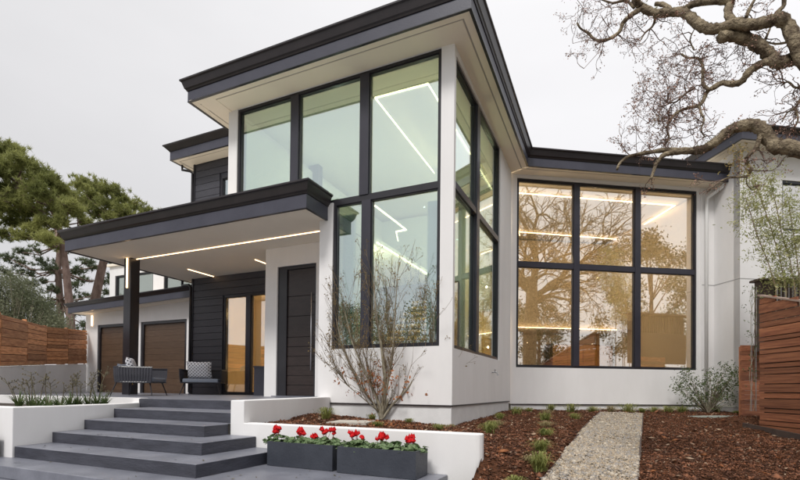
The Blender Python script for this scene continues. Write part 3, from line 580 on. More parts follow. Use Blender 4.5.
# wall-mounted strip under the gallery
b = MB(); b.boxf(wg, (5.9, 15.1, 2.95), (9.6, 15.14, 2.97)); part(b, 'gallery_light', LEDI)
b = MB(); b.boxf(hs, (-4.99, 9.6, 4.17), (-4.97, 14, 4.19)); part(b, 'gallery_light', LEDI)
def room_fill_light(P, w, col=(1, .86, .68), r=.02):  # added point lights that brighten the rooms; most have no visible fitting
    l = bpy.data.lights.new('room_lamp', 'POINT'); l.energy = w; l.color = col; l.shadow_soft_size = r; o = bpy.data.objects.new('room_lamp', l); C.objects.link(o); o.location = P
for c_, q_ in ((5.6, 13.8), (9.3, 13.8), (5.6, 15.8), (9.3, 15.8)): room_fill_light(wg(c_, q_, 4.9), 13, (1, .82, .58))
for c_ in (6.6, 9.0): room_fill_light(wg(c_, 15.6, 2.5), 9, (1, .8, .55))
for s_, t_ in ((-4.2, 10.5), (-4.2, 13.2), (-6.4, 10.2)): room_fill_light(hs(s_, t_, 5.2), 17, (1, .93, .82))
room_fill_light(hs(-3.4, 11.8, 3.0), 18, (1, .86, .68)); room_fill_light(hs(-3.3, 12.9, 2.4), 45, (1, .76, .46)); room_fill_light(hs(-3.3, 12.9, 5.4), 35, (1, .8, .52)); room_fill_light(hs(-5.4, 9.75, 3.5), 75, (1, .78, .5)); room_fill_light(hs(-4.9, 11.6, .95), 40, (1, .72, .42)); room_fill_light(hs(-9.4, 11.6, 3.2), 24, (1, .72, .36)); room_fill_light(hs(-9.3, 11.6, 1.6), 10, (1, .7, .34))
b = MB(); b.boxf(hs, (-6.9, 13.6, .62), (-4.3, 13.7, 4.1)); part(b, 'interior_wall', IDARK)
# staircase seen through the lower window
sc_ = thing('interior_staircase', hs(-4.6, 11.5, .62), 'honey timber staircase inside behind the lower front window', 'staircase')
for i in range(14):
    b = MB(); b.boxf(hs, (-5.9+i*.02, 10.2+i*.22, .8+i*.2), (-4.45, 10.5+i*.22, .88+i*.2)); b.build('stair_tread', IWOOD, sc_)
b = MB(); b.tube([hs(-4.4, 10.3, .75), hs(-4.4, 13.2, 3.4)], .05, 6); b.build('stringer', IDARK, sc_)
def cabinet(fn, a0, a1, d0, d1, z0, z1, n, m, lab, cat='cabinet'):
    c = thing('cabinet', fn((a0+a1)/2, (d0+d1)/2, z0), lab, cat); b = MB(); b.boxf(fn, (a0, d0+.03, z0), (a1, d1, z1)); b.build('carcass', IDARK, c)
    w_ = (a1-a0)/n
    for i in range(n): b = MB(); b.boxf(fn, (a0+i*w_+.01, d0, z0+.05), (a0+(i+1)*w_-.01, d0+.025, z1-.03)); b.build('cabinet_door', m, c)
cabinet(wg, 8.0, 10.4, 16.6, 17.25, .62, 2.6, 4, IWOOD, 'tall honey timber cabinet inside the angled wing at the right')
cabinet(wg, 4.9, 6.4, 16.7, 17.25, .62, 2.3, 2, IWOOD, 'honey timber cupboard inside the angled wing at the left')
cabinet(hs, -3.9, -2.9, 13.9, 14.5, .62, 3.2, 2, IWOOD, 'timber shelving cabinet inside near the corner of the great room')
c = thing('kitchen_island', wg(7.4, 14.3, .62), 'dark walnut kitchen island inside the angled wing', 'island')
b = MB(); b.boxf(wg, (6.4, 14.0, .62), (9.0, 14.8, 1.55)); b.build('island_base', IDARK, c); b = MB(); b.boxf(wg, (6.35, 13.95, 1.553), (9.05, 14.85, 1.6)); b.build('island_top', IWG, c)
for i, (a, la) in enumerate(((-4.86, 'pale sheer curtain at the left edge of the lower front window'), (-3.05, 'pale sheer curtain at the right edge of the lower front window'))):
    cu = MB(); n = 40; pts = [(a-.14+.28*k/n, 8.15+.03*math.sin(k*1.3)) for k in range(n+1)]
    for k in range(n): (x0, y0), (x1, y1) = pts[k], pts[k+1]; cu.add([hs(x0, y0, .7), hs(x1, y1, .7), hs(x1, y1, 4.3), hs(x0, y0, 4.3), hs(x0, y0+.004, .7), hs(x1, y1+.004, .7), hs(x1, y1+.004, 4.3), hs(x0, y0+.004, 4.3)], [(0, 1, 2, 3), (4, 5, 6, 7)])
    o = cu.build('curtain', ICUR, smooth=True); meta(o, la, 'curtain')

# ------------------------------------------------------------------ fences
lf = thing('redwood_fence', (-11.3, 15.2, 1.7), 'honey redwood slatted fence standing on the white wall at the left edge', 'fence')
lw = thing('boundary_wall', (-11.3, 15.2, .4), 'white stucco boundary wall carrying the redwood fence left of the garage', 'wall')
FP = [on_y(-60, 366, 9.4), on_y(0, 366.5, 11.2), on_y(46, 365, 15.2), on_y(86.5, 364, 17.35)]
FT = [3.05-.6, 2.62, 2.93, 2.97]
FP[0][2] = FP[1][2]-.02
rr = random.Random(3)
for i in range(3):
    p, q = FP[i], FP[i+1]; d = (q-p); L = math.hypot(d[0], d[1]); dx = d/L
    b = MB(); n_ = (-dx[1]*.1, dx[0]*.1); b.prism([(p[0], p[1]), (q[0], q[1]), (q[0]+n_[0], q[1]+n_[1]), (p[0]+n_[0], p[1]+n_[1])], .3, [p[2], q[2], q[2], p[2]]); b.build('wall_body', STUCCO, lw)
    z0 = [p[2], q[2]]; zt = [on_y(0 if i == 1 else 46, 315 if i == 1 else 327, p[1])[2] if i else 2.6, on_y([0, 46, 86.5][i], [315, 327, 330.8][i], q[1])[2]]
    npan = [1, 2, 2][i]
    for k in range(npan):
        a, c = k/npan, (k+1)/npan; z_ = 0; hsum = 0; rows = []
        while hsum < .97: h_ = rr.choice([.09, .12, .14, .17]); rows.append((hsum, min(hsum+h_, 1))); hsum += h_
        P_, Q_ = p+d*a, p+d*c; zb = z0[0]+(z0[1]-z0[0])*(a+c)/2; zu = zt[0]+(zt[1]-zt[0])*(a+c)/2; m_ = (P_+Q_)/2
        for r0, r1 in rows:
            zz_ = zb+(zu-zb)*(r0+r1)/2; fr_ = (r0+r1)/2; w0 = ((z0[1]-z0[0])*(1-fr_)+(zt[1]-zt[0])*fr_)
            plank('board', REDW, lf, (m_[0]+rr.uniform(-.008, .008), m_[1]+rr.uniform(-.01, .01), zz_+.015), (Q_-P_)[:2], (L/npan-.02, .03, (zu-zb)*(r1-r0)-.013), -math.atan2(w0, L))
        plank('backing_board', DARKW, lf, (m_[0]-dx[1]*.035, m_[1]+dx[0]*.035, (zb+zu)/2), (Q_-P_)[:2], (L/npan-.01, .02, (zu-zb)*.96), -math.atan2((z0[1]-z0[0]+zt[1]-zt[0])/2, L))  # added dark sheet, stands in for the shade in the board gaps
        plank('post', REDW, lf, (P_[0]-dx[1]*.06, P_[1]+dx[0]*.06, (zb+zu)/2), dx[:2], (.09, .09, zu-zb+.02))
rf = thing('tall_redwood_fence', (7.62, 9, 0), 'tall reddish slatted wood fence with sloping top at the right edge', 'fence')
zf = -.45; k = 0
hs_ = [.2, .13, .1, .19, .1, .17, .09, .2, .12, .18]
while zf < 3.0:
    h_ = hs_[k % 10]; y1 = 10.1; ytop = 10.1-max(0, (2.88-(zf+h_))/.3)
    y0 = 6.4
    if zf+h_ > 2.88-.3*3.7: y0 = max(6.4, 10.1-(2.9-zf-h_*.5)/.3)
    if y1-y0 > .15: plank('board', REDW2, rf, (7.63+rr.uniform(-.012, .012), (y0+y1)/2, zf+h_/2), (0, 1), (y1-y0, .04, h_-.018))
    zf += h_; k += 1
plank('backing_board', DARKW, rf, (7.69, 8.9, .85), (0, 1), (2.3, .02, 2.9)); plank('backing_board', DARKW, rf, (7.69, 7.1, .7), (0, 1), (1.3, .02, 2.0))  # dark sheets added behind the slats so the gaps look shaded
for y in (10.06, 8.2, 6.5): zt_ = 2.9-.3*(10.1-y); plank('post', REDW2, rf, (7.76, y, (zt_-.5)/2), (0, 1), (.09, .09, zt_+.45))
b = MB(); n_ = 3.7; b.add([(7.59, 10.13, 2.9), (7.72, 10.13, 2.9), (7.72, 6.4, 2.9-.3*n_), (7.59, 6.4, 2.9-.3*n_), (7.59, 10.13, 2.935), (7.72, 10.13, 2.935), (7.72, 6.4, 2.935-.3*n_), (7.59, 6.4, 2.935-.3*n_)], [(0, 1, 2, 3), (4, 5, 6, 7), (0, 1, 5, 4), (1, 2, 6, 5), (2, 3, 7, 6), (3, 0, 4, 7)]); b.build('fence_cap', mat('weathered_cap_board', (.3, .22, .18), .8, (.4, .3, .25), 6), rf)
sf = thing('low_redwood_fence', (8.5, 11.4, .2), 'short reddish slatted fence panel between the house corner and the tall fence', 'fence')
zf = .1; k = 0
while zf < 1.95:
    h_ = [.1, .13, .1, .14][k % 4]; plank('board', REDW2, sf, (8.72, 11.4+rr.uniform(-.006, .006), zf+h_/2), (1, 0), (1.15, .05, h_-.003)); zf += h_; k += 1
plank('post', REDW2, sf, (8.2, 11.45, 1.), (1, 0), (.08, .08, 1.9))
kb = MB(); kb.prism([(7.42, 6.4), (7.46, 6.4), (7.4, 10.25), (7.36, 10.25)], [-.35, -.35, .0, .0], [-.1, -.1, .2, .2]); o = kb.build('timber_edging', DARKW); meta(o, 'long dark timber edging board lying along the foot of the tall fence', 'edging')
dk = thing('deck_railing', (8.6, 10.9, 2.9), 'dark brown slatted deck railing above the tall fence at the right edge', 'railing')
b = MB(); b.box((8.25, 10.9, 1.8), (8.55, 11.1, 3.42)); b.build('corner_panel', DARKW, dk)
b = MB(); b.box((8.2, 10.86, 3.42), (10.6, 11.2, 3.47)); b.build('top_rail', DARKW, dk)
b = MB(); b.box((8.55, 10.92, 1.8), (10.6, 11.0, 2.83)); b.build('deck_fascia', DARKW, dk)
for i in range(22): b = MB(); x = 8.6+i*.09; b.box((x, 10.93, 2.83), (x+.045, 10.98, 3.42)); b.build('baluster', DARKW, dk)

# ------------------------------------------------------------------ flower boxes and cyclamens
def flowerbox(s0, s1, t0, t1, lab):
    o = thing('flower_box', hs((s0+s1)/2, (t0+t1)/2, 0), lab, 'planter box', 'flower boxes in front of the retaining wall'); zt = .262; w_ = .022
    b = MB()
    for A_, B_ in (((s0, t0), (s1, t0+w_)), ((s0, t1-w_), (s1, t1)), ((s0, t0+w_), (s0+w_, t1-w_)), ((s1-w_, t0+w_), (s1, t1-w_))): b.boxf(hs, (*A_, .004), (*B_, zt))
    b.build('box_shell', PLANTERM, o); b = MB(); b.boxf(hs, (s0+w_, t0+w_, .01), (s1-w_, t1-w_, .225)); b.build('box_soil', SOIL, o)
flowerbox(-3.45, -2.62, 4.12, 4.42, 'long charcoal flower box with red cyclamens beside the stairs')
flowerbox(-2.54, -1.69, 4.08, 4.38, 'long charcoal flower box with red cyclamens nearest the wall end')
flowerbox(-6.95, -6.58, 2.86, 3.14, 'small charcoal box at the left edge below the raised planter')
def cyclamen(s, t, nfl, hgt_, lab, seed, spread=.11):
    r = random.Random(seed); z0 = .225; P0 = Vector(hs(s, t, z0)); o = thing('cyclamen', P0, lab, 'flower', 'cyclamens in the flower boxes')
    lv = MB()
    for i in range(64):
        a = r.uniform(0, 6.28); rad = spread*math.sqrt(r.random())*1.35; c = P0+Vector((math.cos(a)*rad, math.sin(a)*rad*.85, r.uniform(.01, .075)+.03*(1-rad/spread)))
        w_ = r.uniform(.022, .038); tl = Vector((r.uniform(-.5, .5)+math.cos(a)*.5, r.uniform(-.5, .5)+math.sin(a)*.5, 1)).normalized(); u_ = tl.orthogonal().normalized(); v_ = tl.cross(u_)
        pts = [c+tl*-.004]+[c+(u_*math.cos(q)*(1-.25*math.cos(q))+v_*math.sin(q))*w_+tl*.004*math.cos(2*q) for q in [j*math.pi/3 for j in range(6)]]
        lv.add(pts, [(0, 1+j, 1+(j+1) % 6) for j in range(6)]); 
        if i % 3 == 0: lv.tube([P0+Vector((0, 0, 0)), c], .0015, 3, False)
    lv.build('leaf_cluster', GREEN, o)
    st_ = MB(); pe = MB()
    for i in range(nfl):
        a = r.uniform(0, 6.28); rad = r.uniform(0, .05)*(1 if nfl > 3 else .6); top = P0+Vector((math.cos(a)*rad*1.1, math.sin(a)*rad*.7, hgt_*r.uniform(.62, .95)))
        st_.tube([P0+Vector((math.cos(a)*rad*.4, math.sin(a)*rad*.3, .02)), (P0+top)/2+Vector((0, 0, .01)), top], .0022, 4, False)
        for k in range(5):
            b_ = k*1.257+r.uniform(-.3, .3); dv = Vector((math.cos(b_), math.sin(b_), 0)); sd = Vector((-dv.y, dv.x, 0)); ln = r.uniform(.032, .056); ww = ln*.45
            pe.add([top+dv*.003, top+dv*ln*.35+sd*ww+Vector((0, 0, ln*.4)), top+dv*ln*.3+Vector((0, 0, ln*1.15)), top+dv*ln*.35-sd*ww+Vector((0, 0, ln*.4)), top+dv*ln*.55+Vector((0, 0, ln*.35))], [(0, 1, 4), (0, 4, 3), (1, 2, 4), (4, 2, 3)])
    st_.build('flower_stem', mat_stem, o); pe.build('petals', REDP, o)
mat_stem = mat('cyclamen_stem', (.2, .07, .05), .6)
def stof(px, t): # s on plane t for a pixel column
    d = ray(px, 450); k = t/(d[0]*V[0]+d[1]*V[1]); return (d[0]*U[0]+d[1]*U[1])*k
for i, (px, n, h_, la) in enumerate([(277, 13, .165, 'red cyclamen with full flower head at the left end of the left box'), (301, 13, .155, 'red cyclamen with wide flower head, second in the left box'), (315, 5, .105, 'low red cyclamen with few blooms in the left box'), (325, 7, .165, 'upright red cyclamen near the right end of the left box'), (333, 3, .175, 'sparse red cyclamen with two raised blooms at the right end of the left box')]):
    cyclamen(stof(px, 4.27), 4.27, n, h_, la, 40+i)
for i, (px, n, h_, la) in enumerate([(355, 9, .165, 'tall narrow red cyclamen at the left end of the right box'), (362, 2, .15, 'sparse red cyclamen with small buds in the right box'), (381, 14, .15, 'red cyclamen with broad flower head in the middle of the right box'), (397, 0, .1, 'flowerless green cyclamen foliage in the right box'), (411, 15, .145, 'red cyclamen with dense flower head at the right end of the right box')]):
    cyclamen(stof(px, 4.23), 4.23, n, h_, la, 60+i)

# ------------------------------------------------------------------ grass tufts
def tuft(P, w_, h_, m, lab, seed, name='grass_tuft', n=90):
    r = np.random.default_rng(seed); a = r.uniform(0, 6.28, n); ln = h_*r.uniform(.6, 1.15, n); out_ = w_*r.uniform(.1, 1, n)**.8; b0 = r.normal(0, w_*.14, (n, 2))
    d = np.stack([np.cos(a), np.sin(a)], 1); sd = np.stack([-np.sin(a), np.cos(a)], 1)*.0045
    base = np.c_[b0, np.zeros(n)]; mid = np.c_[b0+d*out_[:, None]*.45, ln*.85]; tip = np.c_[b0+d*out_[:, None], ln*(1-.55*out_/w_)]
    S = np.c_[sd, np.zeros(n)]; v = np.stack([base-S, base+S, mid+S*.8, mid-S*.8, tip], 1)+np.array(P); f0 = np.arange(n)[:, None]*5
    f = np.concatenate([f0+np.array([0, 1, 2]), f0+np.array([0, 2, 3]), f0+np.array([3, 2, 4])])
    o = np_mesh(name, v.reshape(-1, 3), f, m, origin=tuple(P)); return meta(o, lab, 'grass tuft', 'grass tufts in the mulch beds')
TU = [(326, 419, 15, 11, 0, 'large yellow-green grass tuft on the mulch mound by the terrace side wall'), (372, 419, 9, 6, 0, 'small green grass tuft behind the bare little tree, left side'), (377, 426.5, 11, 5, 0, 'bright green grass tuft right in front of the bare little tree'), (409, 421, 9, 5, 0, 'small green grass tuft right of the bare little tree'),
      (439, 430, 12, 6, 0, 'yellow-green grass tuft just above the retaining wall'), (451, 427, 8, 4, 1, 'thin dry grass tuft at the foot of the front wall corner'), (488, 433, 15, 10, 0, 'wide green grass tuft beyond the end of the retaining wall'), (493, 413, 13, 8, 0, 'green grass tuft against the wall under the narrow window'), (500, 419, 11, 6, 0, 'green grass tuft one step out from the wall under the narrow window'), (497, 426, 13, 6, 1, 'straw-coloured dry tuft near the end of the retaining wall'),
      (516, 414, 14, 7, 0, 'green grass tuft at the inner corner of the two walls'), (529, 411.5, 8, 4, 0, 'tiny green tuft right of the inner wall corner'), (551, 410.5, 10, 6, 0, 'green grass tuft at the head of the middle row by the wing wall'), (547, 414.5, 10, 5, 1, 'straw-coloured tuft second from the wall in the middle row'), (545, 421, 13, 8, 0, 'green grass tuft third from the wall in the middle row'), (546, 427, 15, 6, 1, 'wide straw-coloured tuft fourth from the wall in the middle row'),
      (546, 437, 14, 9, 0, 'green grass tuft fifth from the wall in the middle row'), (541, 452, 18, 12, 0, 'large green grass tuft second nearest in the middle row'), (540, 470, 22, 17, 0, 'largest green grass tuft, nearest of the middle row'), (530, 462, 12, 7, 1, 'dry brown tuft leaning beside the largest grass tuft'), (517, 486, 16, 10, 0, 'yellow-green tuft cut by the bottom edge of the picture'),
      (571, 412, 14, 8, 0, 'green grass tuft by the wing wall left of the gravel path'), (575, 419, 11, 6, 0, 'small grass tuft in the mulch just left of the path head'), (592, 411.5, 11, 5, 0, 'low green grass tuft where the gravel path meets the wall'),
      (611, 412, 9, 6, 1, 'brownish grass tuft at the left of the path head along the wall'), (628, 412, 17, 8, 0, 'wide green clump of grass at the middle of the path head'), (642, 412, 8, 4, 0, 'tiny green tuft right of the wide clump at the path head'), (654, 412, 9, 5, 0, 'small round green tuft by the wall right of the path'), (668, 412, 12, 6, 0, 'low green tuft by the wall left of the leafy shrub'), (682, 412, 12, 6, 0, 'green tuft touching the left side of the leafy shrub'), (716, 412, 12, 7, 0, 'bright green tuft at the right foot of the leafy shrub'), (737, 413.5, 9, 3, 0, 'small tuft at the far right corner of the house')]
for i, (x, y, w_, h_, dry, la) in enumerate(TU):
    P = keep_off(on_g(x, y)); P[2] -= .01; k = P[1]/F; tuft(P, w_*k*1.0, h_*k*1.2, DRYG if dry else GRASS, la, i, n=120)
sl = MB(); c = on_g(352, 423.5); sl.prism([(c[0]-.33, c[1]-.25), (c[0]+.22, c[1]-.3), (c[0]+.33, c[1]+.2), (c[0]-.2, c[1]+.28)], c[2]-.03, c[2]+.035); o = sl.build('flat_stone', mat('pale_flat_stone', (.5, .46, .4), .9, (.4, .36, .31), 8, .3, 30)); meta(o, 'pale flat stone lying in the mulch left of the bare little tree', 'stone')
sl = MB(); c = on_g(715, 417); sl.prism([(c[0]-.75, c[1]-.14), (c[0]+.15, c[1]-.1), (c[0]+.75, c[1]+.25), (c[0]-.1, c[1]+.12)], c[2]-.02, c[2]+.03); o = sl.build('stone_slab', mat('pale_green_slab', (.36, .4, .35), .7, (.3, .33, .29), 6)); meta(o, 'long pale green stone slab lying in front of the leafy shrub', 'stone')

# ------------------------------------------------------------------ branching helpers
def crook(p, d, L, n, wob, r, up=0.):
    P = [Vector(p)]; d = Vector(d).normalized()
    for i in range(n):
        d = (d+Vector((r.gauss(0, wob), r.gauss(0, wob), r.gauss(0, wob)+up))).normalized(); P.append(P[-1]+d*(L/n))
    return P
def branch(mb, p, d, L, rad, lev, r, tips, wob=.22, up=0., split=(2, 4), n=5, sides=5, shrink=.62, ang=.75, minr=.003, twig=None):
    P = crook(p, d, L, n, wob, r, up); m = mb if (twig is None or rad > .014) else twig
    m.tube(P, [max(rad*(1-.45*i/n), minr) for i in range(n+1)], sides if rad > .02 else 3, False)
    if lev == 0: tips.append(P[-1]); tips.append(P[-2]); return
    for j in range(r.randint(*split)):
        i = r.randint(max(1, n//3), n) if j else n
        dd = (P[i]-P[i-1]).normalized(); ax = dd.orthogonal().normalized(); ax.rotate(Matrix.Rotation(r.uniform(0, 6.28), 3, dd)); nd = dd.copy(); nd.rotate(Matrix.Rotation(r.gauss(ang, .25)*(1 if j else .5), 3, ax))
        branch(mb, P[i], nd, L*shrink*r.uniform(.7, 1.15), max(rad*(.55 if j else .62)*r.uniform(.8, 1.1), minr), lev-1, r, tips, wob, up, split, max(3, n-1), sides, shrink, ang, minr, twig)
def cards(C_, per, spread, size, r, asp=.5):
    """leaf quads scattered about cluster centres"""
    C_ = np.repeat(np.asarray(C_, float).reshape(-1, 3), per, 0); n = len(C_); c = C_+r.normal(0, 1, (n, 3))*spread
    a = r.normal(0, 1, (n, 3)); a /= np.linalg.norm(a, axis=1)[:, None]; b_ = np.cross(a, r.normal(0, 1, (n, 3))); b_ /= np.linalg.norm(b_, axis=1)[:, None]
    s_ = size*r.uniform(.6, 1.3, (n, 1)); a = a*s_; b_ = b_*s_*asp
    v = np.stack([c-a, c+b_*.9, c+a, c-b_*.9], 1); f = np.arange(n*4).reshape(n, 4); return v.reshape(-1, 3), f
def needles(C_, per, ln, wd_, r, upb=.5):
    C_ = np.repeat(np.asarray(C_, float).reshape(-1, 3), per, 0); n = len(C_); d = r.normal(0, 1, (n, 3)); d[:, 2] += upb; d /= np.linalg.norm(d, axis=1)[:, None]
    s_ = np.cross(d, r.normal(0, 1, (n, 3))); s_ /= np.linalg.norm(s_, axis=1)[:, None]; L = ln*r.uniform(.6, 1.2, (n, 1)); j = r.normal(0, ln*.12, (n, 3))
    v = np.stack([C_+j-s_*wd_, C_+j+s_*wd_, C_+j+d*L], 1); f = np.arange(n*3).reshape(n, 3); return v.reshape(-1, 3), f

# ------------------------------------------------------------------ the small bare tree in the bed
P0 = Vector(on_g(381, 420.5)); P0.z -= .05
st = thing('small_bare_tree', P0, 'small multi-stemmed bare tree with a few orange leaves in front of the lower window', 'tree')
r = random.Random(11); tb = MB(); tw = MB(); tips = []
dep = P0.y
def bt(x, y, dy=0.): return Vector(on_y(x, y, dep+dy))
stems = [([(381, 420), (380, 406), (374, 392), (363, 368), (352, 342), (345, 312)], .032, -.1), ([(380, 416), (374, 404), (361, 388), (350, 366), (341, 342), (336, 318)], .022, .15), ([(381, 419), (383, 400), (385, 375), (381, 345), (376, 315), (374, 282)], .042, 0), ([(382, 419), (388, 400), (397, 380), (404, 350), (410, 320), (412, 285)], .03, .1),
         ([(383, 418), (392, 405), (408, 388), (424, 365), (434, 345), (434, 312)], .024, -.1), ([(382, 416), (386, 392), (392, 360), (394, 330), (397, 285)], .028, -.2), ([(381, 416), (376, 396), (368, 365), (362, 335), (361, 288)], .024, .25), ([(386, 412), (400, 396), (420, 386), (438, 378), (443, 352)], .014, .1), ([(378, 411), (363, 398), (346, 384), (333, 362)], .013, -.2), ([(384, 410), (398, 392), (411, 372), (420, 340), (423, 290)], .02, .3)]
for pts, rad, dy in stems:
    n = len(pts); P = [bt(x, y, dy*(i/(n-1))*3) for i, (x, y) in enumerate(pts)]; tb.tube(P, [rad*(1-.78*i/(n-1)) for i in range(n)], 7, False)
    for i in range(1, n):
        for j in range(7 if i > 1 else 1):
            a, c = P[i-1], P[i]; q = a.lerp(c, r.random()); dd = (c-a).normalized(); nd = (dd+Vector((r.gauss(0, .33), r.gauss(0, .4), .5))).normalized()
            branch(tb, q, nd, r.uniform(.3, .62), .008*(1.3-i/n), 2, r, tips, .1, .1, (2, 3), 4, 4, .6, .4, .0026, tw)
tb.build('trunk', STEM, st, smooth=True); tw.build('twigs', mat('reddish_twig', (.11, .075, .045), .8, (.22, .16, .09), 15), st)
r2 = np.random.default_rng(4); low = [tuple(bt(r.gauss(382, 17), r.gauss(382, 9), r.uniform(-.4, .4))) for _ in range(130)]
v, f = cards(low, 3, .035, .036, r2, .55); np_mesh('dead_leaves', v, f, ORANGE, st)
tt = [tuple(t) for t in tips]; sel = [t for t in tt if r.random() < .6]; v, f = cards(sel, 2, .022, .018, r2, .5); np_mesh('bud_leaves', v, f, leafmat('olive_bud_leaf', (.16, .13, .05), (.3, .2, .08), 9), st)
# leaf litter under it
v, f = cards([tuple(np.array(on_g(r.gauss(386, 22), r.uniform(421, 428)))+np.array([0, 0, .02])) for _ in range(260)], 1, .01, .022, r2, .6); o = np_mesh('leaf_litter', v, f, ORANGE, kind='stuff'); meta(o, 'fallen orange leaves scattered on the mulch under the bare little tree', 'leaves')

# ------------------------------------------------------------------ old oak: trunk right of the frame, limbs reaching in
ok = thing('old_oak', (9.0, 3.5, -.4), 'huge gnarled oak whose mossy bare limbs reach across the upper right sky', 'tree')
r = random.Random(21); ob = MB(); ot = MB(); otips = []; otips_far = []
def O(x, y, d): return Vector(on_y(x, y, d))
KO = .5
def OO(x, y, d): return O(x, y, d*KO)
R_ = lambda px, d: px*d/F/2
def limb(pts, w0, w1, sides=10, knob=.12):
    P = [OO(*p) for p in pts]; Q = []; 
    for i in range(len(P)-1):
        p0, p1, p2, p3 = P[max(i-1, 0)], P[i], P[i+1], P[min(i+2, len(P)-1)]
        for k in range(4):
            t = k/4; Q.append(.5*((2*p1)+(p2-p0)*t+(2*p0-5*p1+4*p2-p3)*t*t+(3*p1-p0-3*p2+p3)*t**3))
    Q.append(P[-1]); n = len(Q); d = KO*sum(p[2] for p in pts)/len(pts)
    rad = [R_(w0+(w1-w0)*i/(n-1), d)*(1+r.uniform(-knob, knob)) for i in range(n)]; ob.tube(Q, rad, sides+4, True, .16); return Q
lims = [([(840, 70, 7.6), (815, 66, 7.7), (801, 58, 7.8), (795, 42, 7.8), (788, 26, 7.9), (779, 19, 7.9), (768, 22, 8), (752, 25, 8), (735, 24, 8.1), (722, 28, 8.2), (708, 29, 8.3), (698, 24, 8.4), (689, 16, 8.5), (680, 12, 8.6), (668, 13, 8.7), (655, 13, 8.8), (643, 8, 8.9), (634, 0, 9)], 13, 7),
        ([(733, 24, 8.1), (728, 14, 8.2), (729, 4, 8.3), (722, 1, 8.3), (705, 2, 8.4), (694, 4, 8.5), (684, 9, 8.6), (673, 11, 8.7), (664, 5, 8.9), (655, 4, 9)], 8, 4),
        ([(730, 6, 8.3), (732, -8, 8.2), (745, -25, 8)], 8, 7),
        ([(830, 48, 7.8), (805, 55, 7.9), (790, 60, 8), (778, 63, 8), (771, 57, 8.1), (762, 48, 8.1), (751, 41, 8.2), (738, 37, 8.2), (727, 36, 8.2), (720, 38, 8.2)], 12, 11),
        ([(778, 63, 8), (766, 62, 8.1), (754, 68, 8.2), (748, 73, 8.2), (741, 82, 8.3), (731, 84, 8.4), (722, 83, 8.5), (713, 88, 8.5)], 8, 5),
        ([(713, 88, 8.5), (707, 92, 8.6), (703, 101, 8.6), (698, 106, 8.6), (688, 108, 8.7), (678, 112, 8.7), (670, 120, 8.7), (667, 130, 8.7), (669, 138, 8.8), (664, 146, 8.8)], 4, 1.6),
        ([(709, 90, 8.5), (703, 84, 8.6), (703, 72, 8.6), (702, 64, 8.6), (697, 58, 8.7), (688, 58, 8.7), (681, 54, 8.7)], 3.4, 1.6),
        ([(699, 105, 8.6), (701, 113, 8.5), (704, 120, 8.5), (701, 130, 8.5), (705, 137, 8.5)], 2.6, 1.2),
        ([(695, 88, 8.6), (688, 92, 8.7), (682, 97, 8.7), (676, 102, 8.8), (668, 103, 8.8)], 2.4, 1),
        ([(643, 8, 8.9), (636, 12, 8.9), (629, 17, 8.9), (623, 23, 9), (620, 31, 9), (613, 37, 9), (602, 41, 9), (594, 39, 9.1), (588, 33, 9.1), (581, 29, 9.1), (577, 23, 9.1)], 5, 1.6),
        ([(654, 14, 8.8), (655, 20, 8.9), (652, 27, 8.9), (645, 33, 9), (641, 40, 9)], 3, 1.2),
        ([(634, 8, 8.9), (626, 1, 9), (612, 3, 9), (600, -1, 9.1)], 3, 1.4), ([(640, 6, 8.9), (636, -4, 8.8), (640, -14, 8.8)], 6, 4),
        ([(860, 158, 7.2), (830, 152, 7.4), (803, 151, 7.6), (788, 147, 7.7), (776, 146, 7.8), (768, 138, 7.9), (762, 129, 7.9), (752, 125, 8), (742, 126, 8), (732, 129, 8.1), (724, 135, 8.1), (714, 143, 8.2), (704, 149, 8.3), (694, 151, 8.4)], 15, 8),
        ([(694, 151, 8.4), (682, 151, 8.4), (672, 153, 8.5), (664, 155, 8.5), (657, 162, 8.5), (654, 170, 8.5), (651, 179, 8.5)], 7, 2.2),
        ([(682, 151, 8.4), (666, 150, 8.6), (652, 152, 8.7), (640, 154, 8.8), (628, 157, 8.9), (620, 163, 8.9), (617, 170, 8.9)], 5, 2),
        ([(762, 130, 7.9), (759, 140, 7.9), (756, 148, 7.9), (750, 154, 7.9), (746, 161, 8), (751, 168, 8)], 5, 3),
        ([(751, 168, 8), (748, 176, 8.1), (738, 177, 8.2), (728, 178, 8.3), (716, 184, 8.3), (707, 192, 8.3)], 3, 1),
        ([(694, 50, 8.6), (690, 40, 8.7), (694, 30, 8.7)], 1.6, 1), ([(770, 24, 8), (778, 12, 8), (784, 5, 8), (783, -6, 8)], 5, 3.5), ([(746, 18, 8), (750, 8, 8), (757, -4, 8)], 4, 2), ([(763, 46, 8.1), (767, 36, 8.2), (771, 26, 8.3)], 2.4, 1.6), ([(805, 40, 7.9), (790, 42, 8), (775, 44, 8.1), (762, 40, 8.2), (750, 34, 8.3)], 2.4, 1)]
lims += [([(850, 96, 7.6), (822, 92, 7.8), (806, 84, 7.9), (796, 88, 8), (788, 82, 8), (781, 86, 8.1)], 4, 1.2), ([(806, 84, 7.9), (801, 98, 8), (795, 108, 8), (787, 113, 8.1), (782, 122, 8.1)], 3, 1.1), ([(795, 108, 8), (798, 120, 8), (793, 130, 8.1)], 2, 1)]
LQ = []
for pts, w0, w1 in lims: LQ.append((limb(pts, w0, w1), w0, w1))
def spray(Q, w0, w1, cnt, L, lev):
    for _ in range(cnt):
        i = r.randint(1, len(Q)-1); dd = (Q[i]-Q[i-1]).normalized(); nd = (dd*.5+Vector((r.gauss(0, .7), r.gauss(0, .35), r.gauss(0, .75)))).normalized()
        branch(ob, Q[i], nd, KO*L*r.uniform(.4, 1.1), .0105*KO, lev, r, otips, .34, .0, (2, 4), 5, 4, .6, .75, .003*KO, ot)
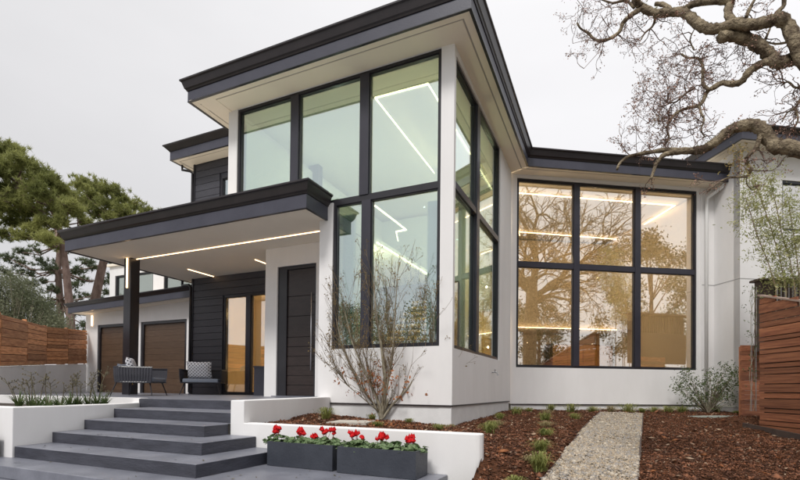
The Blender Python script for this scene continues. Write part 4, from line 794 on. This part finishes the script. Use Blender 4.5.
den = [5, 2, 1, 1, 3, 18, 15, 10, 10, 8, 9, 6, 3, 2, 2, 6, 4, 6, 3, 3, 4, 4, 6, 10, 12, 7]
for (Q, w0, w1), c in zip(LQ, den): spray(Q, w0, w1, c, .42 if w1 < 4 else .3, 2)
for x, y, n_ in ((690, 70, 8), (672, 92, 8), (660, 102, 7), (655, 84, 5), (668, 62, 6), (728, 62, 7), (655, 130, 7), (648, 142, 5), (680, 130, 4), (600, 12, 4), (582, 22, 3), (592, 34, 3), (588, 46, 2)):
    for _ in range(n_):
        q = OO(x+r.gauss(0, 9), y+r.gauss(0, 9), 8.6+r.gauss(0, .2)); nd = Vector((-r.random(), r.gauss(0, .4), r.gauss(.1, .7))).normalized()
        near = min((p for Q, _, _ in LQ for p in Q), key=lambda p: (p-q).length); ot.tube([near, near.lerp(q, .5)+Vector((r.gauss(0, .03), r.gauss(0, .03), r.gauss(0, .03))), q], [.0032, .0028, .002], 3, False)
        branch(ob, q, nd, .15, .0033, 2, r, otips, .4, 0, (2, 4), 4, 4, .65, .8, .0014, ot)
# off-frame wood: trunk, forks and the wide bare crown that the wing windows mirror
T0 = Vector((9.0, 3.5, -.5)); fork = Vector((9.05, 3.55, 3.9))
ob.tube([T0, T0+Vector((.03, 0, .5)), T0+Vector((0, .1, 2.4)), fork, fork+Vector((.1, 0, 1.2)), fork+Vector((.05, .05, 2.5))], [.5, .38, .33, .33, .3, .24], 14, True, .1)
for tgt, w_ in ((LQ[0][0][0], .07), (LQ[3][0][0], .06), (LQ[13][0][0], .075)):
    m1 = fork.lerp(tgt, .35)+Vector((0, -.1, .35)); m2 = fork.lerp(tgt, .7)+Vector((.05, .05, .2)); ob.tube([fork, m1, m2, tgt], [.17, .14, .1, w_], 10, True, .12)
ob.tube([LQ[2][0][-1], Vector((4.6, 3.9, 4.6)), Vector((6.5, 3.8, 4.7)), fork], [.045, .06, .09, .14], 10)
for d, L_, rd in ((Vector((-.2, -.3, 1)), 2.1, .17), (Vector((.25, -.1, 1)), 2.3, .18), (Vector((-.5, -.8, .8)), 1.9, .12), (Vector((1, .1, .6)), 2.3, .14), (Vector((.7, .6, .8)), 1.9, .11), (Vector((.1, -.9, .7)), 2.1, .12), (Vector((1.2, -.2, .2)), 2.2, .1)):
    branch(ob, fork+Vector((.06, .03, 2.4-r.random()*1.3)), d, L_*1.15, rd*1.15, 5, r, otips_far, .24, .02, (3, 4), 5, 6, .72, .6, .012)
ob.build('trunk_and_limbs', BARKO, ok, smooth=True); ot.build('twigs', TWIG, ok)
T_ = np.array([tuple(t) for t in otips]); m_ = r2.random(len(T_)) < .75; v, f = cards(T_[m_], 3, .0125, .0078, r2, .6); np_mesh('leaf_buds', v, f, BUD, ok, kind='stuff')
v, f = cards([tuple(OO(r.gauss(657, 2), r.gauss(119, 3), 8.7)) for _ in range(14)]+[tuple(OO(749, 113, 8)), tuple(OO(733, 172, 8.1)), tuple(OO(725, 165, 8.1))]+[tuple(OO(r.gauss(741, 8), r.gauss(160, 9), 8.0)) for _ in range(110)], 2, .015, .013, r2, .5); np_mesh('clinging_leaves', v, f, leafmat('faded_oak_leaf', (.24, .15, .06), (.42, .36, .15), 30), ok)
v, f = needles([tuple(p+Vector((r.gauss(0, .015), r.gauss(0, .015), .03))) for k in (0, 3, 13) for p in LQ[k][0] for _ in range(2)], 8, .022, .003, r2); np_mesh('moss', v, f, leafmat('branch_moss', (.16, .15, .05), (.3, .26, .1), 9), ok, kind='stuff')

# ------------------------------------------------------------------ pines, olive and shrubs on the left
def pine(lab, D, trunk, w0, w1, blobs, seed, m, limbs_=True, cat='pine tree', dens=1., ln=.27):
    r = random.Random(seed); g = np.random.default_rng(seed); P = [O(x, y, D+dd) for x, y, dd in trunk]; base = Vector((P[0].x, P[0].y, -.4))
    o = thing('pine_tree', base, lab, cat, 'pines behind the redwood fence'); mb = MB(); n = len(P)
    mb.tube([base]+P, [R_(w0, D)*1.15]+[R_(w0+(w1-w0)*i/(n-1), D) for i in range(n)], 10)
    C_ = []
    for x, y, rp in blobs:
        c = O(x, y, D+r.uniform(-1.6, 1.6)); rw = rp*D/F; k = int(dens*30*(rp/6)**2)+6
        q = min(P[len(P)//3:], key=lambda p: (p-c).length+abs(p.z-c.z)*.3)
        mid = q.lerp(c, .5)+Vector((r.gauss(0, .3), r.gauss(0, .3), -.25-r.random()*.3)); mb.tube([q, mid, c], [.06, .045, .025], 5, False)
        for _ in range(k):
            u_ = Vector((r.gauss(0, 1), r.gauss(0, 1), r.gauss(0, .55))); p = c+u_*rw*.66; C_.append(tuple(p))
            if r.random() < .3: mb.tube([c, c.lerp(p, .6)+Vector((0, 0, -.08)), p], [.022, .016, .01], 3, False)
    mb.build('trunk_and_branches', BARKP, o, smooth=True)
    v, f = needles(C_, 26, ln, .02, g, .7); np_mesh('needle_crown', v, f, m, o, kind='stuff')
A_bl = [(x, y, rp) for x, y, rp in [(2, 150, 8), (13, 150, 8), (25, 163, 9), (8, 168, 10), (38, 173, 9), (52, 183, 9), (22, 182, 10), (4, 190, 10), (38, 192, 10), (62, 193, 8), (52, 202, 9), (20, 201, 10), (68, 205, 7), (4, 208, 9), (36, 212, 8), (12, 222, 7), (78, 212, 6), (62, 222, 5), (36, 232, 8), (48, 240, 7), (56, 246, 5), (30, 225, 6), (70, 196, 7), (60, 210, 8), (46, 222, 7), (24, 212, 8), (0, 234, 6), (20, 236, 5), (-12, 170, 12), (-14, 200, 12), (84, 222, 5)]]
pine('broad leaning pine with bright green crown at the left edge', 25, [(73, 350, 0), (69, 300, 0), (66, 270, 0), (62, 240, .1), (58, 222, .2), (50, 206, .2), (38, 194, .3), (22, 186, .3)], 8, 3, A_bl, 5, NEEDLE, dens=1.25)
A_bl += [(-4, 150, 9), (33, 166, 7), (46, 176, 7), (60, 184, 7), (68, 188, 6)]+[(x, y, rp) for x, y, rp in [(14, 246, 6), (30, 244, 6), (2, 246, 6), (44, 252, 6), (-4, 226, 8), (52, 232, 6), (66, 232, 5), (16, 228, 7), (10, 262, 5), (76, 222, 6), (34, 260, 5)]]
C_bl = [(78, 186, 6), (85, 183, 7), (97, 186, 8), (93, 198, 9), (109, 190, 8), (120, 198, 8), (108, 204, 9), (132, 206, 7), (146, 212, 6), (124, 212, 8), (142, 218, 6), (160, 218, 5), (96, 212, 8), (84, 203, 7), (112, 218, 7), (173, 221, 4), (88, 226, 5), (184, 222, 3), (100, 228, 6), (130, 226, 7), (150, 226, 6), (168, 226, 4)]
pine('pine with leaning trunk and spreading crown above the garage roof', 29, [(90, 330, 0), (95, 300, 0), (101, 272, 0), (106, 252, 0), (109, 236, 0), (112, 215, 0)], 9.5, 5, C_bl, 8, NEEDLE, dens=1.2)
C_bl += [(140, 205, 6), (152, 208, 6), (162, 212, 6), (173, 215, 5), (183, 218, 4), (112, 188, 6), (126, 198, 7), (88, 240, 5), (100, 236, 6), (114, 232, 6), (78, 232, 6), (122, 240, 5)]
B_bl = [(20, 262, 6), (6, 272, 6), (30, 284, 6), (52, 290, 6), (70, 300, 5), (84, 296, 6), (96, 300, 5), (108, 306, 5), (78, 312, 6), (66, 276, 6), (94, 268, 5), (112, 276, 5), (50, 304, 6), (84, 325, 6), (76, 340, 6), (84, 345, 5), (42, 262, 6), (52, 270, 6), (62, 262, 5), (76, 270, 6), (86, 262, 6), (84, 280, 5), (76, 285, 5), (35, 250, 5), (20, 252, 6), (8, 258, 6), (98, 252, 5), (22, 238, 4), (44, 282, 5), (70, 250, 5), (104, 282, 4), (112, 262, 4), (108, 292, 4), (80, 246, 5), (28, 272, 6), (90, 240, 5), (8, 240, 4), (100, 240, 5)]
pine('dark thin pine with slim straight trunk between the two larger pines', 33, [(61, 350, 0), (60, 300, 0), (58, 270, 0), (60, 245, 0), (56, 230, 0)], 7, 4, B_bl, 9, NEEDLE2, dens=.55, ln=.27)
def leafy(name, base, lab, cat, clumps, per, spread, size, m, seed, stems=True, bark=STEM, group=None, rad=.04, kind_leaf=None):
    r = random.Random(seed); g = np.random.default_rng(seed); o = thing(name, base, lab, cat, group); mb = MB(); B = Vector(base)
    for c in clumps:
        c = Vector(c); mid = B.lerp(c, .55)+Vector((r.gauss(0, .1), r.gauss(0, .1), .1))*((c-B).length*.3); mb.tube([B, mid, c], [rad, rad*.6, rad*.25], 4, False)
    mb.build('branches', bark, o, smooth=True); v, f = cards(clumps, per, spread, size, g, .4); np_mesh('foliage', v, f, m, o, kind='stuff'); return o
r = random.Random(31)
cl = [tuple(O(r.uniform(-40, 55), 0, 1)) for _ in range(0)]
for _ in range(230):
    x = r.uniform(-45, 62); top = 276+max(0, (x-15))*.85+r.uniform(-3, 3); y = r.uniform(top, 345); cl.append(tuple(O(x, y, 19.5+r.uniform(-1, 1))))
leafy('olive_tree', (-16, 19.5, -.4), 'soft grey-green olive tree behind the redwood fence at the left edge', 'olive tree', cl, 170, .2, .05, OLIVE, 32, rad=.05)
# leafy shrub by the wing corner
B0 = on_y(708, 411, 12.6); B0[2] = float(hgt(B0[0], B0[1]))-.03; cl = []
for x, y in [(705, 395), (695, 390), (690, 382), (684, 378), (681, 390), (690, 396), (700, 398), (712, 385), (710, 375), (719, 390), (727, 382), (731, 376), (726, 392), (733, 385), (722, 398), (700, 385), (717, 378), (735, 372), (676, 386), (728, 368), (732, 396), (714, 396), (708, 402), (722, 384), (688, 372), (697, 402)]:
    cl.append(tuple(on_y(x, y, B0[1]+r.uniform(-.35, .25)))); cl.append(tuple(on_y(x+r.uniform(-5, 5), y+r.uniform(-3, 6), B0[1]+r.uniform(-.35, .25))))
leafy('leafy_shrub', tuple(B0), 'loose leafy green shrub by the white wall near the downpipe', 'shrub', cl, 46, .085, .036, SHRUB, 33, rad=.014)
# bamboo behind the tall fence, vine on wires
bs = thing('bamboo_clump', (8.9, 10.5, .3), 'pale green bamboo rising behind the tall fence in front of the right wall', 'bamboo'); mb = MB(); cl = []; r = random.Random(35)
for pts in ([(786, 290), (779, 255), (770, 225), (758, 190), (752, 175)], [(795, 290), (790, 260), (782, 235), (776, 205), (770, 180)], [(800, 285), (796, 250), (792, 225), (788, 200)], [(776, 288), (768, 262), (757, 235), (750, 212), (745, 196)], [(812, 290), (806, 250), (800, 225)]):
    P = [O(x, y, 10.45+r.uniform(-.1, .1)) for x, y in pts]; P = [Vector((P[0].x, P[0].y, .2))]+P; mb.tube(P, [.013]*2+[.01]*(len(P)-3)+[.004], 5, False)
    for i in range(1, len(P)-1):
        for _ in range(13):
            q = P[i].lerp(P[i+1], r.random()); e_ = q+Vector((r.gauss(0, .22), r.gauss(0, .15), r.gauss(.1, .12))); mb.tube([q, e_], [.004, .002], 3, False); cl += [tuple(e_), tuple(q.lerp(e_, .6))]
mb.build('bamboo_canes', mat('bamboo_cane', (.2, .14, .09), .6, (.28, .22, .12), 8), bs); v, f = cards(cl, 16, .08, .038, np.random.default_rng(36), .3); np_mesh('foliage', v, f, BAMB, bs, kind='stuff')
vn = thing('climbing_vine', (8.0, 10.7, .25), 'thin climbing vine on steel wires in front of the low fence panel', 'vine'); mb = MB(); cl = []
for x0 in (751.5, 756): mb.tube([O(x0, 411, 10.6), O(x0+.5, 287, 10.6)], .006, 4)
mb.build('steel_wire', GALV, vn); mb = MB()
for k_2 in range(3):
    P = [O(753+3*math.sin(j*.9+k_2*2)+r.gauss(0, .6), 411-j*11, 10.58) for j in range(12)]; mb.tube(P, .005, 3, False)
    for p in P[3:]:
        for _ in range(4): cl.append(tuple(p+Vector((r.gauss(0, .07), r.gauss(0, .05), r.gauss(0, .07)))))
mb.build('vine_stem', STEM, vn); v, f = cards(cl, 2, .025, .028, np.random.default_rng(37), .45); np_mesh('vine_leaves', v, f, SHRUB, vn)

# strap-leaved plants with dry stalks in the raised planter
def strap(px, lab, seed, stalks, w_=1., pale=False):
    r = random.Random(seed); d = ray(px, 405); t = max(3.75+r.uniform(-.1, .2), 7.08/abs((d[0]*U[0]+d[1]*U[1])/(d[0]*V[0]+d[1]*V[1])) if px > 60 else 0); k = t/(d[0]*V[0]+d[1]*V[1]); B = Vector((d[0]*k, d[1]*k, .5)); o = thing('strap_leaved_plant', B, lab, 'plant', 'strap-leaved plants in the raised planter'); m = MB()
    for i in range(40):
        a = r.uniform(0, 6.28); ln = r.uniform(.16, .34)*w_; dv = Vector((math.cos(a), math.sin(a), 0)); lean = r.uniform(.2, .8); p = B+dv*.02; wd_ = .011; sd = Vector((-dv.y, dv.x, 0))*wd_; pr = [p]
        for j in range(3): p = p+(dv*lean*(.5+.5*j)+Vector((0, 0, 1-.32*j))).normalized()*ln/3; pr.append(p)
        m.add([q+sd*(1-.3*j) for j, q in enumerate(pr)]+[q-sd*(1-.3*j) for j, q in enumerate(pr)], [(j, j+1, 5+j, 4+j) for j in range(3)])
    m.build('strap_leaves', STALK, o)
    for (dx_, top) in stalks:
        q0 = B; tp = Vector(on_y(px+dx_, top, B.y)); mb = MB(); mid = q0.lerp(tp, .6)+Vector((r.gauss(0, .02), 0, .02)); mb.tube([q0, mid, tp], [.0065, .005, .004], 4, False)
        for j in range(r.randint(4, 8)):
            s0 = mid.lerp(tp, r.uniform(.2, 1)); e_ = s0+Vector((r.gauss(0, .055), r.gauss(0, .04), r.uniform(.01, .07))); mb.tube([s0, e_], [.0038, .003], 3, False); mb.tube([e_, e_+Vector((r.gauss(0, .01), 0, .02))], [.01, .004], 4)
        mb.build('dry_flower_stalk', DSTALK, o)
for i, (px, stl, la) in enumerate([(19, [(-15, 378), (-8, 386)], 'leftmost strap-leaved plant with long left-leaning dry stalk'), (31, [(-10, 384), (0, 372), (-4, 380)], 'strap-leaved plant with tall branching dry stalk near the left'), (38, [(-6, 382), (8, 374)], 'tallest dry-stalked plant left of the planter middle'), (48, [(-2, 376), (2, 383)], 'strap-leaved plant with one upright dry stalk'), (60, [(4, 387)], 'short strap-leaved plant in the planter middle'), (70, [(2, 384), (4, 378)], 'dark strap-leaved plant right of the planter middle'), (78, [(-2, 374), (3, 382)], 'strap-leaved plant with curled dry stalk'), (88, [(4, 381), (8, 372)], 'strap-leaved plant with slanting dark stalk'), (97, [(-6, 378), (6, 386), (10, 370)], 'rightmost but one strap-leaved plant with brown feathery stalks'), (104, [(6, 392)], 'rightmost strap-leaved plant leaning over the planter corner')]):
    strap(px, la, 70+i, stl)

# ------------------------------------------------------------------ terrace furniture
def rope_chair(loc, rz, sc_=1., lab='', wide=1.):
    o = thing('rope_armchair', loc, lab, 'armchair', 'rope armchairs on the terrace'); c, s = math.cos(rz), math.sin(rz); L = Vector(loc)
    W = .5*wide; D = .42
    def tf(x, y, z): x *= sc_; y *= sc_; z *= sc_; return (L.x+c*x-s*y, L.y+s*x+c*y, L.z+z)
    path = []; rc = .22
    for i in range(7): path.append((W, -D+i*(2*D-rc)/6))
    for i in range(1, 7): a = i*math.pi/12; path.append((W-rc+rc*math.cos(a), D-rc+rc*math.sin(a)))
    for i in range(1, 9): path.append((W-rc-i*(2*W-2*rc)/8, D))
    for i in range(1, 7): a = math.pi/2+i*math.pi/12; path.append((-W+rc+rc*math.cos(a), D-rc+rc*math.sin(a)))
    for i in range(1, 7): path.append((-W, D-rc-i*(2*D-rc)/6))
    b = MB(); b.tube([tf(x, y, .62+.03*max(0, y)) for x, y in path], .016*sc_, 6); b.tube([tf(x*.94, y*.94, .3) for x, y in path]+[tf(W*.94, -D*.94, .3)], .016*sc_, 6); b.build('chair_frame', BLACK, o)
    cum = [0]
    for p, q in zip(path[:-1], path[1:]): cum.append(cum[-1]+math.hypot(q[0]-p[0], q[1]-p[1]))
    n = 44
    for i in range(n):
        d0 = cum[-1]*(i+.5)/n; j = max(k for k in range(len(cum)) if cum[k] <= d0); j = min(j, len(path)-2); t = (d0-cum[j])/(cum[j+1]-cum[j]); x = path[j][0]*(1-t)+path[j+1][0]*t; y = path[j][1]*(1-t)+path[j+1][1]*t
        tx, ty = path[j+1][0]-path[j][0], path[j+1][1]-path[j][1]; l_ = math.hypot(tx, ty); tx, ty = tx/l_*cum[-1]/n*.49, ty/l_*cum[-1]/n*.49; nx, ny = ty*.4, -tx*.4
        b = MB()
        for z0, z1, k0, k1 in ((.285, .45, .94, .99), (.45, .64, .99, 1.0)):
            b.add([tf(x*k0-tx, y*k0-ty, z0), tf(x*k0+tx, y*k0+ty, z0), tf(x*k1+tx, y*k1+ty, z1), tf(x*k1-tx, y*k1-ty, z1), tf(x*k0-tx*.6+nx, y*k0-ty*.6+ny, z0), tf(x*k0+tx*.6+nx, y*k0+ty*.6+ny, z0), tf(x*k1+tx*.6+nx, y*k1+ty*.6+ny, z1), tf(x*k1-tx*.6+nx, y*k1-ty*.6+ny, z1)], [(0, 1, 2, 3), (4, 5, 6, 7), (0, 3, 7, 4), (1, 2, 6, 5)])
        b.build('rope', ROPE, o)
    for sx_, sy_ in ((1, 1), (-1, 1), (1, -1), (-1, -1)): b = MB(); b.tube([tf(sx_*W*.78, sy_*D*.8, .3), tf(sx_*W*.98, sy_*D*1.0, 0)], [.016*sc_, .01*sc_], 6); b.build('leg', BLACK, o)
    b = MB(); b.boxf(tf, (-W*.86, -D*.98, .3), (W*.86, D*.82, .4)); cu = b.build('seat_cushion', CUSH, o); m_ = cu.modifiers.new('round', 'BEVEL'); m_.width = .03; m_.segments = 3
    return o, tf
def pillow(tf, ctr, w_, h_, th, lean, yaw, lab, m):
    b = MB(); n = 10; G = []
    for side in (1, -1):
        for i in range(n+1):
            for j in range(n+1):
                u_, v_ = i/n*2-1, j/n*2-1; k = (1-u_**4)*(1-v_**4); pin = 1-.06*(1-abs(u_))*abs(v_)**3-.06*(1-abs(v_))*abs(u_)**3
                x = u_*w_/2*pin; z = v_*h_/2*pin; y = side*th/2*k**.5; y2 = y*math.cos(lean)-z*math.sin(lean)*-1; z2 = z*math.cos(lean)-y*math.sin(lean)
                G.append(tf(ctr[0]+x*math.cos(yaw)-y2*math.sin(yaw), ctr[1]+x*math.sin(yaw)+y2*math.cos(yaw), ctr[2]+z2))
    N = n+1; fs = [(s_*N*N+i*N+j, s_*N*N+(i+1)*N+j, s_*N*N+(i+1)*N+j+1, s_*N*N+i*N+j+1) for s_ in (0, 1) for i in range(n) for j in range(n)]
    b.add(G, fs); o = b.build('throw_pillow', m, smooth=True, origin=tf(*ctr)); 
    me = o.data; uv = me.uv_layers.new(name='UVMap'); 
    for p in me.polygons:
        for li in p.loop_indices: vi = me.loops[li].vertex_index % (N*N); uv.data[li].uv = ((vi//N)/n*w_, (vi % N)/n*h_)
    meta(o, lab, 'pillow', 'pillows on the terrace armchairs')
def dotmat():
    m = bpy.data.materials.new('white_pillow_dark_dots'); m.use_nodes = True; n = m.node_tree.nodes; l = m.node_tree.links; b = n['Principled BSDF']; b.inputs['Roughness'].default_value = .9
    uvn = n.new('ShaderNodeUVMap'); uvn.uv_map = 'UVMap'; mp_ = n.new('ShaderNodeMapping'); mp_.inputs['Scale'].default_value = (17, 17, 17); mp_.inputs['Rotation'].default_value = (0, 0, .785); l.new(uvn.outputs[0], mp_.inputs[0])
    fr = n.new('ShaderNodeVectorMath'); fr.operation = 'FRACTION'; l.new(mp_.outputs[0], fr.inputs[0]); sb = n.new('ShaderNodeVectorMath'); sb.operation = 'SUBTRACT'; sb.inputs[1].default_value = (.5, .5, 0); l.new(fr.outputs[0], sb.inputs[0])
    ml = n.new('ShaderNodeVectorMath'); ml.operation = 'MULTIPLY'; ml.inputs[1].default_value = (1, 1, 0); l.new(sb.outputs[0], ml.inputs[0]); ln = n.new('ShaderNodeVectorMath'); ln.operation = 'LENGTH'; l.new(ml.outputs[0], ln.inputs[0])
    lt = n.new('ShaderNodeMath'); lt.operation = 'LESS_THAN'; lt.inputs[1].default_value = .27; l.new(ln.outputs['Value'], lt.inputs[0]); mx = n.new('ShaderNodeMix'); mx.data_type = 'RGBA'; mx.inputs[6].default_value = (.68, .68, .72, 1); mx.inputs[7].default_value = (.02, .02, .035, 1)
    l.new(lt.outputs[0], mx.inputs[0]); l.new(mx.outputs[2], b.inputs['Base Color']); return m
DOT = dotmat()
def tp(px, t, z=.65): d = ray(px, 400); k = t/(d[0]*V[0]+d[1]*V[1]); return (d[0]*k, d[1]*k, z)
hA = math.atan2(U[1], U[0])
o, tf1 = rope_chair(tp(140, 7.45), 1.75, 1.0, 'charcoal rope armchair seen from behind, in front of the dark canopy post', 1.1)
pillow(tf1, (.0, .18, .64), .46, .46, .16, .3, .1, 'white pillow with black dots on the left armchair', DOT)
pillow(tf1, (-.3, .24, .53), .36, .36, .13, .35, -.1, 'plain grey pillow half hidden in the left armchair', CUSH)
o, tf2 = rope_chair(tp(204, 9.75), .16, 1.08, 'charcoal rope armchair facing out against the dark siding', .98)
pillow(tf2, (-.12, .0, .62), .6, .46, .18, -.3, 0, 'white pillow with small black dots on the right armchair', DOT)
tpn = thing('tall_planter', tp(262, 10.0), 'tall slate grey planter standing beside the sliding door', 'planter')
b = MB(); q = tp(262, 10.0); b.prism([(q[0]-.17, q[1]-.17), (q[0]+.17, q[1]-.17), (q[0]+.17, q[1]+.17), (q[0]-.17, q[1]+.17)], .65, 1.38); b.build('planter_body', FASCIA, tpn)
b = MB(); b.prism([(q[0]-.19, q[1]-.19), (q[0]+.19, q[1]-.19), (q[0]+.19, q[1]+.19), (q[0]-.19, q[1]+.19)], 1.38, 1.42); b.build('planter_rim', FASCIA, tpn)

# windblown leaves on the steps and paving
lp = []
for _ in range(70):
    s_ = r.uniform(-6.2, -1.7); t_ = r.uniform(2.9, 4.4); z_ = 0
    if s_ < -3.6 and t_ > 3.25: z_ = .13 if t_ < 3.65 else .26 if t_ < 4.1 and s_ < -4.0 else None
    if z_ is None: continue
    lp.append(hs(s_, t_, z_+.008))
g_ = np.random.default_rng(77); lp = np.array(lp); a_ = g_.uniform(0, 6.28, len(lp)); k_l = g_.uniform(.008, .022, len(lp)); u_l = np.stack([np.cos(a_), np.sin(a_), g_.uniform(-.2, .3, len(lp))], 1)*k_l[:, None]; w_l = np.stack([-np.sin(a_), np.cos(a_), g_.uniform(-.2, .3, len(lp))], 1)*k_l[:, None]*.55
v = np.stack([lp-u_l, lp+w_l, lp+u_l, lp-w_l], 1).reshape(-1, 3); v[:, 2] = np.maximum(v[:, 2], np.repeat(lp[:, 2], 4)-.004); o = np_mesh('windblown_leaves', v, np.arange(len(v)).reshape(-1, 4), DSTALK, kind='stuff'); meta(o, 'few small dry leaves blown onto the dark steps and paving', 'leaves')

# ------------------------------------------------------------------ what stands behind the camera (mirrored in the glass)
def big_tree(x, y, h_, w_, lab, seed, m=EVER, size=.12, n=46, trunk=.3):
    r = random.Random(seed); g = np.random.default_rng(seed); o = thing('evergreen_tree', (x, y, -.45), lab, 'tree', 'evergreens across the forecourt'); mb = MB(); B = Vector((x, y, -.45)); mb.tube([B, B+Vector((.2, .1, h_*.4)), B+Vector((.1, .3, h_*.8))], [trunk, trunk*.7, .08], 8); C_ = []
    for _ in range(n):
        zz_ = r.uniform(.25, 1)**.8; rad = w_*math.sqrt(max(.05, 1-((zz_-.55)/.5)**2))*r.uniform(.3, 1); a = r.uniform(0, 6.28); c = B+Vector((math.cos(a)*rad, math.sin(a)*rad, h_*zz_)); C_.append(tuple(c))
        if r.random() < .3: mb.tube([B+Vector((.1, .1, h_*zz_*.7)), c], [.07, .02], 4, False)
    mb.build('trunk', BARKP, o); v, f = cards(C_, 260, w_*.09, size, g, .5); np_mesh('crown', v, f, m, o, kind='stuff')
for i, (x, y, h_, w_) in enumerate([(27, -8, 14, 4.5), (35, 1, 12, 5), (21, -15, 9, 4.5), (39, -12, 15, 6), (-14, -22, 8, 5), (-24, -16, 8.5, 5.5), (-33, -12, 9, 5), (-20, -30, 13, 6), (-42, -20, 12, 6), (6, -30, 9, 5), (14, -27, 10, 5), (-5, -30, 8.5, 5)]):
    big_tree(x, y, h_, w_, ['broad', 'tall', 'dense', 'dark', 'round', 'wide', 'low', 'high', 'spreading', 'squat', 'bushy', 'rounded'][i]+' evergreen tree behind the camera, mirrored in the windows', 200+i, [EVER, OLIVE][i % 2], n=46 if x > 15 else 30)
